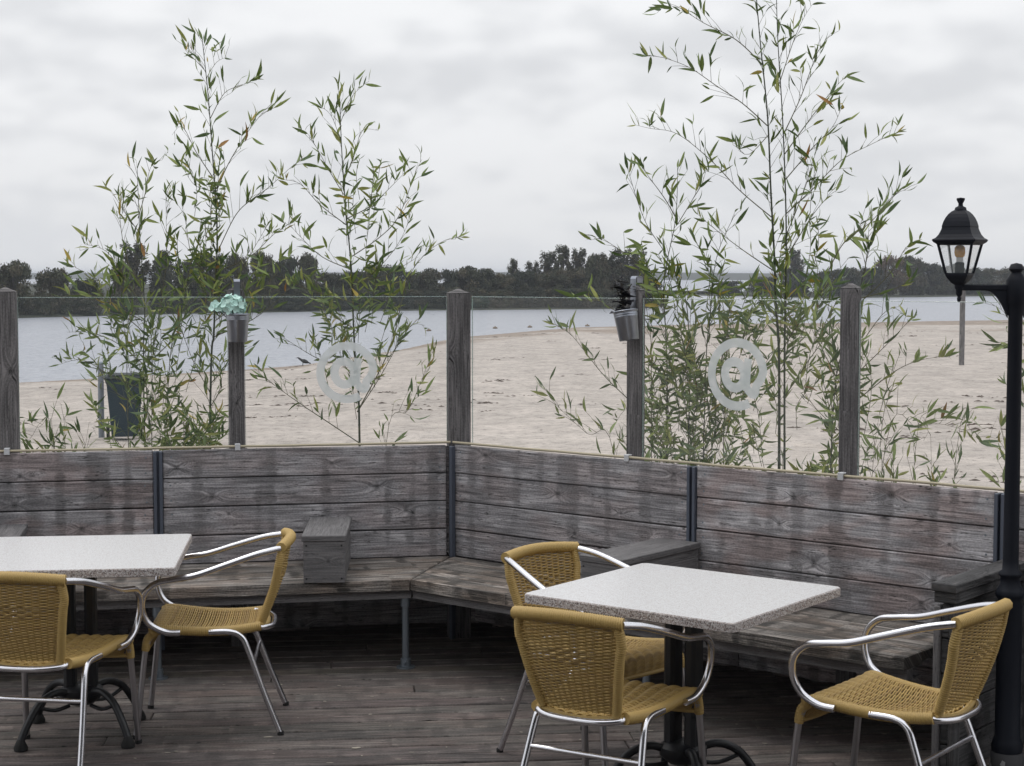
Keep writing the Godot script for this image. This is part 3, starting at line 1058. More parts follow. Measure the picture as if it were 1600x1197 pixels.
# ------------------------------------------------------------------ tables and chairs
func table(at: Vector2, turn: float, wide: float, deep: float, label: String) -> void:
	var root := thing("bistro_table", label, "table", Vector3(at.x, 0, at.y), turn, "granite topped bistro tables")
	var top := 0.745
	# slab with rounded corners: polished face and rough flamed edge
	var th := 0.034
	var outl := []
	var rad := 0.022
	for k in 4:
		var s := Vector2([1, -1, -1, 1][k], [1, 1, -1, -1][k])
		var c := Vector2(s.x * (wide / 2 - rad), s.y * (deep / 2 - rad))
		for j in 5:
			var a := PI / 2 * (k + j / 4.0)
			outl.append(c + Vector2(cos(a), sin(a)) * rad)
	var f := Geo.new()
	var e := Geo.new()
	var m := outl.size()
	for i in m:
		var p: Vector2 = outl[i]
		var q: Vector2 = outl[(i + 1) % m]
		var ip := p * (1.0 - 0.008)
		var iq := q * (1.0 - 0.008)
		var o := Vector3(p.x + q.x, 0, p.y + q.y)
		f.tri(Vector3(0, th, 0), Vector3(ip.x, th, ip.y), Vector3(iq.x, th, iq.y), Vector2.ZERO, Vector2.ZERO, Vector2.ZERO, Vector3.UP)
		e.quad(Vector3(ip.x, th, ip.y), Vector3(iq.x, th, iq.y), Vector3(q.x, th - 0.004, q.y), Vector3(p.x, th - 0.004, p.y), Vector2.ZERO, Vector2.ZERO, Vector2.ZERO, Vector2.ZERO, o + Vector3.UP)
		e.quad(Vector3(p.x, th - 0.004, p.y), Vector3(q.x, th - 0.004, q.y), Vector3(q.x, 0.003, q.y), Vector3(p.x, 0.003, p.y), Vector2.ZERO, Vector2.ZERO, Vector2.ZERO, Vector2.ZERO, o)
		e.tri(Vector3(0, 0, 0), Vector3(p.x, 0.003, p.y), Vector3(q.x, 0.003, q.y), Vector2.ZERO, Vector2.ZERO, Vector2.ZERO, Vector3.DOWN)
	var tp := obj("table_top", f, M.granite, root, Vector3(0, top - th, 0))
	obj("slab_edge", e, M.granite_edge, tp)
	# iron base: cross plate, twin flat columns, four bowed feet
	var b := Geo.new()
	for k in 2: b.box(Vector3(wide * 0.62, 0.016, 0.04), 0.003, Vector3(0, top - th - 0.0085, 0), Vector2.ZERO, Vector2.ONE, Basis(Vector3.UP, PI / 4 + k * PI / 2))
	b.box(Vector3(0.18, 0.03, 0.12), 0.004, Vector3(0, top - th - 0.03, 0))
	obj("cross_plate", b, M.iron, root)
	for s in [-1.0, 1.0]:
		var c := Geo.new()
		c.box(Vector3(0.045, top - th - 0.2, 0.075), 0.012, Vector3(s * 0.042, (top - th) / 2 + 0.06, 0))
		c.lathe([Vector2(0.034, 0), Vector2(0.04, 0.012), Vector2(0.034, 0.024)], 12, Vector3(s * 0.042, 0.3, 0))
		obj("column", c, M.iron, root)
	var hub := Geo.new()
	hub.lathe([Vector2(0, 0.12), Vector2(0.05, 0.13), Vector2(0.085, 0.16), Vector2(0.085, 0.19), Vector2(0.06, 0.205), Vector2(0, 0.21)], 16)
	obj("hub", hub, M.iron, root)
	for k in 4:
		var a := PI / 4 + k * PI / 2
		var o := Vector3(cos(a), 0, sin(a))
		var g := Geo.new()
		g.tube(spline([o * 0.04 + Vector3.UP * 0.17, o * 0.12 + Vector3.UP * 0.195, o * 0.2 + Vector3.UP * 0.165, o * 0.26 + Vector3.UP * 0.09, o * 0.29 + Vector3.UP * 0.035], 0.02), 0.015, 8)
		g.tube(spline([o * 0.06 + Vector3.UP * 0.13, o * 0.13 + Vector3.UP * 0.125, o * 0.2 + Vector3.UP * 0.15], 0.03), 0.008, 6)
		var ft := obj("foot", g, M.iron, root)
		var pd := Geo.new()
		pd.lathe([Vector2(0, 0), Vector2(0.026, 0), Vector2(0.028, 0.012), Vector2(0.02, 0.03), Vector2(0.012, 0.045), Vector2(0, 0.05)], 12)
		obj("pad", pd, M.rubber, ft, o * 0.29)

func wrapped(g: Geo, pts: PackedVector3Array, rad: float, pitch := 0.0078) -> void:
	# cane wound round a rail: one ridge to each turn
	var dense := PackedVector3Array()
	var rr := []
	var r := RandomNumberGenerator.new()
	r.seed = pts.size()
	var carry := 0.0
	var k := 0
	for i in pts.size() - 1:
		var l := pts[i].distance_to(pts[i + 1])
		while carry < l:
			dense.append(pts[i].lerp(pts[i + 1], carry / l))
			rr.append(rad * (0.945 + 0.06 * cos(k * PI * 0.5)) * (1.0 + 0.012 * sin(k * 0.37)))
			k += 1
			carry += pitch * 0.25
		carry -= l
	dense.append(pts[pts.size() - 1])
	rr.append(rad * 0.9)
	g.tube(dense, rr, 9)

func seat_profile(q: float) -> Vector2:          # (z, y) of the woven seat, back to front and over the front rail
	var p := [Vector2(-0.205, 0.437), Vector2(-0.13, 0.428), Vector2(-0.03, 0.424), Vector2(0.08, 0.430), Vector2(0.17, 0.440), Vector2(0.215, 0.437), Vector2(0.236, 0.418), Vector2(0.240, 0.390), Vector2(0.234, 0.358)]
	var x := clampf(q, 0.0, 0.9999) * (p.size() - 1)
	var i := int(x)
	return p[i].cubic_interpolate(p[i + 1], p[max(i - 1, 0)], p[min(i + 2, p.size() - 1)], x - i)

func make_chair(label: String) -> Node3D:
	var root := thing("wicker_chair", label, "chair", Vector3.ZERO, 0.0, "wicker and aluminium terrace chairs")
	var r := RandomNumberGenerator.new()
	r.seed = 808
	# woven back: stakes and strands between the raked side rails
	var side := func(h: float, s: float) -> Vector3:     # left and right rail of the back
		return Vector3(s * lerpf(0.134, 0.196, pow(h, 0.9)), lerpf(0.44, 0.755, h), lerpf(-0.208, -0.292, h) - 0.012 * sin(h * PI))
	var curve := func(h: float, u: float) -> Vector3:    # across the back, bowed rearwards
		var a: Vector3 = side.call(h, -1.0)
		var b: Vector3 = side.call(h, 1.0)
		return a.lerp(b, u) + Vector3(0, 0, -0.03 * sin(u * PI) * (0.45 + 0.55 * h))
	var w := Geo.new()
	var stakes := 13
	for k in range(1, stakes):
		var pts := PackedVector3Array()
		for j in 9: pts.append(curve.call(j / 8.0, float(k) / stakes))
		w.tube(pts, 0.0026, 4, false)
	var rows := 56
	for i in rows:
		var h := 0.015 + 0.955 * i / (rows - 1)
		var sh := r.randf_range(0.72, 1.12)
		w.col = Color(sh, sh * r.randf_range(0.96, 1.0), sh * r.randf_range(0.9, 1.05))
		var pts := PackedVector3Array()
		for j in stakes * 2 + 1:
			var u := j / (stakes * 2.0)
			var p: Vector3 = curve.call(h + r.randf_range(-0.0012, 0.0012), u)
			var medal := pow((u - 0.5) / 0.28, 2.0) + pow((h - 0.62) / 0.09, 2.0) < 1.0
			var ph := (i / 2 + j / 2) % 2 if medal else (i + j / 2) % 2
			var wave := 0.0046 if j % 2 == 1 else 0.0
			p.z += wave * (1.0 if ph == 0 else -1.0) * (1.5 if medal else 1.0)
			pts.append(p)
		w.tube(pts, 0.0029, 5, false)
	w.col = Color.WHITE
	var wb := obj("back_weave", w, M.wicker, root)
	wb.set_meta("kind", "stuff")
	# wound rim: up one side, over the top and down the other
	var rim := []
	for j in 7: rim.append(side.call(j / 7.0 * 0.93, -1.0))
	for j in 9:
		var u := lerpf(0.06, 0.94, j / 8.0)
		var p: Vector3 = curve.call(1.0, u)
		p.y += 0.012 * sin(u * PI)
		rim.append(p)
	for j in 7: rim.append(side.call((6 - j) / 7.0 * 0.93, 1.0))
	var rg := Geo.new()
	wrapped(rg, spline(rim, 0.012), 0.0172)
	var top := []
	for j in 9:
		var u := j / 8.0
		var p: Vector3 = curve.call(1.0, u)
		p.y += 0.012 * sin(u * PI)
		top.append(p)
	wrapped(rg, spline(top, 0.012), 0.0225)
	obj("back_rim", rg, M.wicker, root)

	# woven seat: strands from side rail to side rail, ribbed over the stakes
	var half := func(q: float) -> float:
		return lerpf(0.158, 0.222, clampf(q / 0.62, 0.0, 1.0)) - 0.03 * clampf((q - 0.7) / 0.3, 0.0, 1.0)
	var sw := Geo.new()
	var ribs := 9
	for i in 92:
		var q := i / 91.0
		var zy := seat_profile(q)
		var hw: float = half.call(q)
		var sh := r.randf_range(0.75, 1.12)
		sw.col = Color(sh, sh * r.randf_range(0.96, 1.0), sh * r.randf_range(0.9, 1.05))
		var pts := PackedVector3Array()
		for j in ribs * 6 + 1:
			var u := j / (ribs * 6.0)
			var dip := 0.020 * sin(u * PI) * clampf(1.0 - q * 1.35, 0.0, 1.0)
			var rib := 0.0085 * absf(sin(u * ribs * PI)) * clampf(sin(u * PI) * 5.0, 0.0, 1.0)
			pts.append(Vector3((u * 2.0 - 1.0) * hw, zy.y - dip + rib + (0.0009 if i % 2 == 0 else -0.0009), zy.x))
		sw.tube(pts, 0.0037, 5, false)
	sw.col = Color.WHITE
	for k in range(1, ribs):
		var pts := PackedVector3Array()
		for j in 17:
			var q := j / 16.0
			var zy := seat_profile(q)
			var u := float(k) / ribs
			pts.append(Vector3((u * 2.0 - 1.0) * float(half.call(q)), zy.y - 0.020 * sin(u * PI) * clampf(1.0 - q * 1.35, 0.0, 1.0) - 0.0015, zy.x))
		sw.tube(pts, 0.0030, 5, false)
	var sb := obj("seat_weave", sw, M.wicker, root)
	sb.set_meta("kind", "stuff")
	var sr := Geo.new()
	for s in [-1.0, 1.0]:
		var pts := []
		for j in 9:
			var q := lerpf(0.0, 0.68, j / 8.0)
			var zy := seat_profile(q)
			pts.append(Vector3(s * (float(half.call(q)) + 0.004), zy.y - 0.006, zy.x))
		wrapped(sr, spline(pts, 0.012), 0.0205)
		# wound knee over the front leg
		wrapped(sr, spline([Vector3(s * 0.222, 0.428, 0.205), Vector3(s * 0.221, 0.40, 0.238), Vector3(s * 0.222, 0.352, 0.248)], 0.01), 0.0175)
	wrapped(sr, spline([Vector3(-0.158, 0.431, -0.205), Vector3(-0.05, 0.416, -0.222), Vector3(0.05, 0.416, -0.222), Vector3(0.158, 0.431, -0.205)], 0.012), 0.013)
	wrapped(sr, spline([Vector3(-0.212, 0.362, 0.238), Vector3(-0.1, 0.357, 0.238), Vector3(0.1, 0.357, 0.238), Vector3(0.212, 0.362, 0.238)], 0.012), 0.0085)
	obj("seat_rim", sr, M.wicker, root)

	# aluminium tube
	for s in [-1.0, 1.0]:
		var g := Geo.new()
		g.tube(spline([Vector3(s * 0.190, 0.752, -0.288), Vector3(s * 0.222, 0.735, -0.20), Vector3(s * 0.248, 0.695, -0.07), Vector3(s * 0.262, 0.660, 0.04), Vector3(s * 0.266, 0.645, 0.13), Vector3(s * 0.266, 0.630, 0.200), Vector3(s * 0.264, 0.585, 0.246), Vector3(s * 0.258, 0.525, 0.254), Vector3(s * 0.249, 0.465, 0.228), Vector3(s * 0.240, 0.430, 0.170), Vector3(s * 0.232, 0.424, 0.11)], 0.014), 0.0128, 12)
		obj("armrest", g, M.alu, root)
		var f := Geo.new()
		f.tube(spline([Vector3(s * 0.222, 0.41, 0.225), Vector3(s * 0.222, 0.36, 0.247), Vector3(s * 0.228, 0.18, 0.268), Vector3(s * 0.234, 0.006, 0.288)], 0.03), 0.0122, 12)
		var lf := obj("leg", f, M.alu_dull, root)
		var cap := Geo.new()
		cap.lathe([Vector2(0, 0), Vector2(0.0135, 0), Vector2(0.014, 0.012), Vector2(0.0125, 0.016)], 10)
		obj("foot_cap", cap, M.rubber, lf, Vector3(s * 0.234, 0, 0.288))
		var b := Geo.new()
		b.tube(spline([Vector3(s * 0.20, 0.418, 0.0), Vector3(s * 0.195, 0.416, -0.085), Vector3(s * 0.197, 0.396, -0.130), Vector3(s * 0.203, 0.34, -0.158), Vector3(s * 0.218, 0.17, -0.22), Vector3(s * 0.232, 0.006, -0.285)], 0.02), 0.0122, 12)
		var lb := obj("leg", b, M.alu, root)
		var cap2 := Geo.new()
		cap2.lathe([Vector2(0, 0), Vector2(0.0135, 0), Vector2(0.014, 0.012), Vector2(0.0125, 0.016)], 10)
		obj("foot_cap", cap2, M.rubber, lb, Vector3(s * 0.232, 0, -0.285))
	var st := Geo.new()
	st.tube(PackedVector3Array([Vector3(-0.208, 0.285, -0.178), Vector3(0, 0.285, -0.178), Vector3(0.208, 0.285, -0.178)]), 0.0088, 10)
	obj("stretcher", st, M.alu, root)
	var ub := Geo.new()
	ub.tube(spline([Vector3(-0.160, 0.432, -0.16), Vector3(-0.152, 0.424, -0.214), Vector3(-0.09, 0.418, -0.246), Vector3(0, 0.416, -0.252), Vector3(0.09, 0.418, -0.246), Vector3(0.152, 0.424, -0.214), Vector3(0.160, 0.432, -0.16)], 0.015), 0.0112, 10)
	obj("back_bar", ub, M.alu, root)
	return root

# ------------------------------------------------------------------ lamp post
func lamp_post(at: Vector3) -> void:
	var root := thing("lamp_post", "black cast lamp post with glazed lantern heads at the bench end", "lamp", at)
	var plinth := Geo.new()
	plinth.lathe([Vector2(0, 0), Vector2(0.062, 0), Vector2(0.06, 0.075), Vector2(0.052, 0.082), Vector2(0, 0.082)], 18)
	obj("plinth", plinth, M.plinth, root)
	var r := RandomNumberGenerator.new()
	r.seed = 4
	for k in 16:                                     # flakes of old pale paint left on the plinth
		var a := r.randf() * TAU
		var fl := Geo.new()
		var o := Vector3(cos(a), 0, sin(a))
		var s := Vector3(-sin(a), 0, cos(a))
		var c := o * 0.0625 + Vector3.UP * r.randf_range(0.02, 0.062)
		var pts := []
		for j in 6: pts.append(c + s * cos(TAU * j / 6) * r.randf_range(0.006, 0.016) + Vector3.UP * sin(TAU * j / 6) * r.randf_range(0.008, 0.02))
		for j in 6: fl.tri(c + o * 0.001, pts[j], pts[(j + 1) % 6], Vector2.ZERO, Vector2.ZERO, Vector2.ZERO, o)
		obj("paint_flake", fl, M.paint_flake, root)
	var p := Geo.new()
	p.lathe([Vector2(0.0, 0.082), Vector2(0.056, 0.082), Vector2(0.058, 0.10), Vector2(0.052, 0.125), Vector2(0.046, 0.135), Vector2(0.045, 0.62), Vector2(0.048, 0.63), Vector2(0.042, 0.65), Vector2(0.052, 0.665), Vector2(0.054, 0.675), Vector2(0.047, 0.69), Vector2(0.036, 0.71), Vector2(0.035, 0.735), Vector2(0.042, 0.742), Vector2(0.042, 0.752), Vector2(0.030, 0.762), Vector2(0.0285, 0.8), Vector2(0.0255, 1.70), Vector2(0.030, 1.71), Vector2(0.030, 1.74), Vector2(0.036, 1.745), Vector2(0.036, 1.83), Vector2(0.028, 1.845), Vector2(0.018, 1.86), Vector2(0.028, 1.872), Vector2(0.02, 1.89), Vector2(0, 1.895)], 22)
	obj("pole", p, M.lampblack, root)
	for s in [-1.0, 1.0]:
		var dx: float = s * 0.208
		var arm := Geo.new()
		arm.box(Vector3(0.19, 0.022, 0.02), 0.004, Vector3(s * 0.118, 1.805, 0))
		# web under the arm, curved like a bracket
		for k in 8:
			var x0 := 0.03 + 0.085 * k / 8.0
			var x1 := 0.03 + 0.085 * (k + 1) / 8.0
			var h0 := 0.10 * pow(1.0 - k / 8.0, 2.2)
			var h1 := 0.10 * pow(1.0 - (k + 1) / 8.0, 2.2)
			for z in [-0.006, 0.006]:
				arm.quad(Vector3(s * x0, 1.796, z), Vector3(s * x1, 1.796, z), Vector3(s * x1, 1.794 - h1, z), Vector3(s * x0, 1.794 - h0, z), Vector2.ZERO, Vector2.ZERO, Vector2.ZERO, Vector2.ZERO, Vector3(0, 0, z))
			arm.quad(Vector3(s * x0, 1.794 - h0, -0.006), Vector3(s * x1, 1.794 - h1, -0.006), Vector3(s * x1, 1.794 - h1, 0.006), Vector3(s * x0, 1.794 - h0, 0.006), Vector2.ZERO, Vector2.ZERO, Vector2.ZERO, Vector2.ZERO, Vector3(s, -1, 0))
		obj("arm", arm, M.lampblack, root)
		lantern(root, Vector3(dx, 1.752, 0))

func lantern(root: Node3D, at: Vector3) -> void:
	var q := deg_to_rad(-13.0)                         # the square lantern stands turned
	var body := Geo.new()
	body.lathe([Vector2(0, 0), Vector2(0.006, 0.002), Vector2(0.008, 0.012), Vector2(0.0055, 0.02), Vector2(0.012, 0.028), Vector2(0.012, 0.045), Vector2(0.017, 0.05), Vector2(0.017, 0.062)], 14)
	body.lathe([Vector2(0.018, 0.062), Vector2(0.032, 0.070), Vector2(0.050, 0.088), Vector2(0.057, 0.098), Vector2(0.057, 0.106), Vector2(0, 0.106)], 4, Vector3.ZERO, Basis.IDENTITY, false, q)
	var lam := obj("lantern", body, M.lampblack, root, at)
	lam.set_meta("label", "square black lantern with tapering glass sides")
	var roof := Geo.new()
	roof.lathe([Vector2(0.088, 0.208), Vector2(0.108, 0.219), Vector2(0.113, 0.226), Vector2(0.110, 0.229), Vector2(0.098, 0.234), Vector2(0.086, 0.246), Vector2(0.077, 0.262), Vector2(0.073, 0.272), Vector2(0.0745, 0.274), Vector2(0.0735, 0.278), Vector2(0.068, 0.293), Vector2(0.060, 0.307), Vector2(0.049, 0.320), Vector2(0.036, 0.330), Vector2(0.020, 0.337)], 4, Vector3.ZERO, Basis.IDENTITY, false, q)
	roof.lathe([Vector2(0.022, 0.335), Vector2(0.020, 0.344), Vector2(0.009, 0.350), Vector2(0.008, 0.358), Vector2(0.015, 0.372), Vector2(0.015, 0.378), Vector2(0, 0.381)], 14)
	roof.lathe([Vector2(0.088, 0.208), Vector2(0.0, 0.212)], 4, Vector3.ZERO, Basis.IDENTITY, false, q)
	obj("roof", roof, M.lampblack, lam)
	for k in 4:
		var a := q + k * PI / 2
		var b := q + (k + 1) * PI / 2
		var e := Vector3(cos(a), 0, sin(a))
		var f := Vector3(cos(b), 0, sin(b))
		var bar := Geo.new()
		bar.tube(PackedVector3Array([e * 0.055 + Vector3.UP * 0.104, e * 0.088 + Vector3.UP * 0.214]), 0.0052, 4)
		obj("bar", bar, M.lampblack, lam)
		var pane := Geo.new()
		pane.quad(e * 0.053 + Vector3.UP * 0.106, f * 0.053 + Vector3.UP * 0.106, f * 0.086 + Vector3.UP * 0.212, e * 0.086 + Vector3.UP * 0.212, Vector2.ZERO, Vector2.ZERO, Vector2.ZERO, Vector2.ZERO, e + f)
		obj("pane", pane, M.lampglass, lam)
	var soc := Geo.new()
	soc.lathe([Vector2(0, 0.106), Vector2(0.017, 0.106), Vector2(0.017, 0.143), Vector2(0.012, 0.146), Vector2(0, 0.146)], 14)
	obj("socket", soc, M.lampblack, lam)
	var col := Geo.new()
	col.lathe([Vector2(0.012, 0.146), Vector2(0.013, 0.15), Vector2(0.013, 0.160), Vector2(0.011, 0.163)], 12)
	obj("bulb_collar", col, M.white, lam)
	var bulb := Geo.new()
	bulb.lathe([Vector2(0.013, 0.163), Vector2(0.018, 0.170), Vector2(0.020, 0.183), Vector2(0.019, 0.198), Vector2(0.012, 0.206), Vector2(0, 0.2075)], 16)
	obj("bulb", bulb, M.amber, lam)

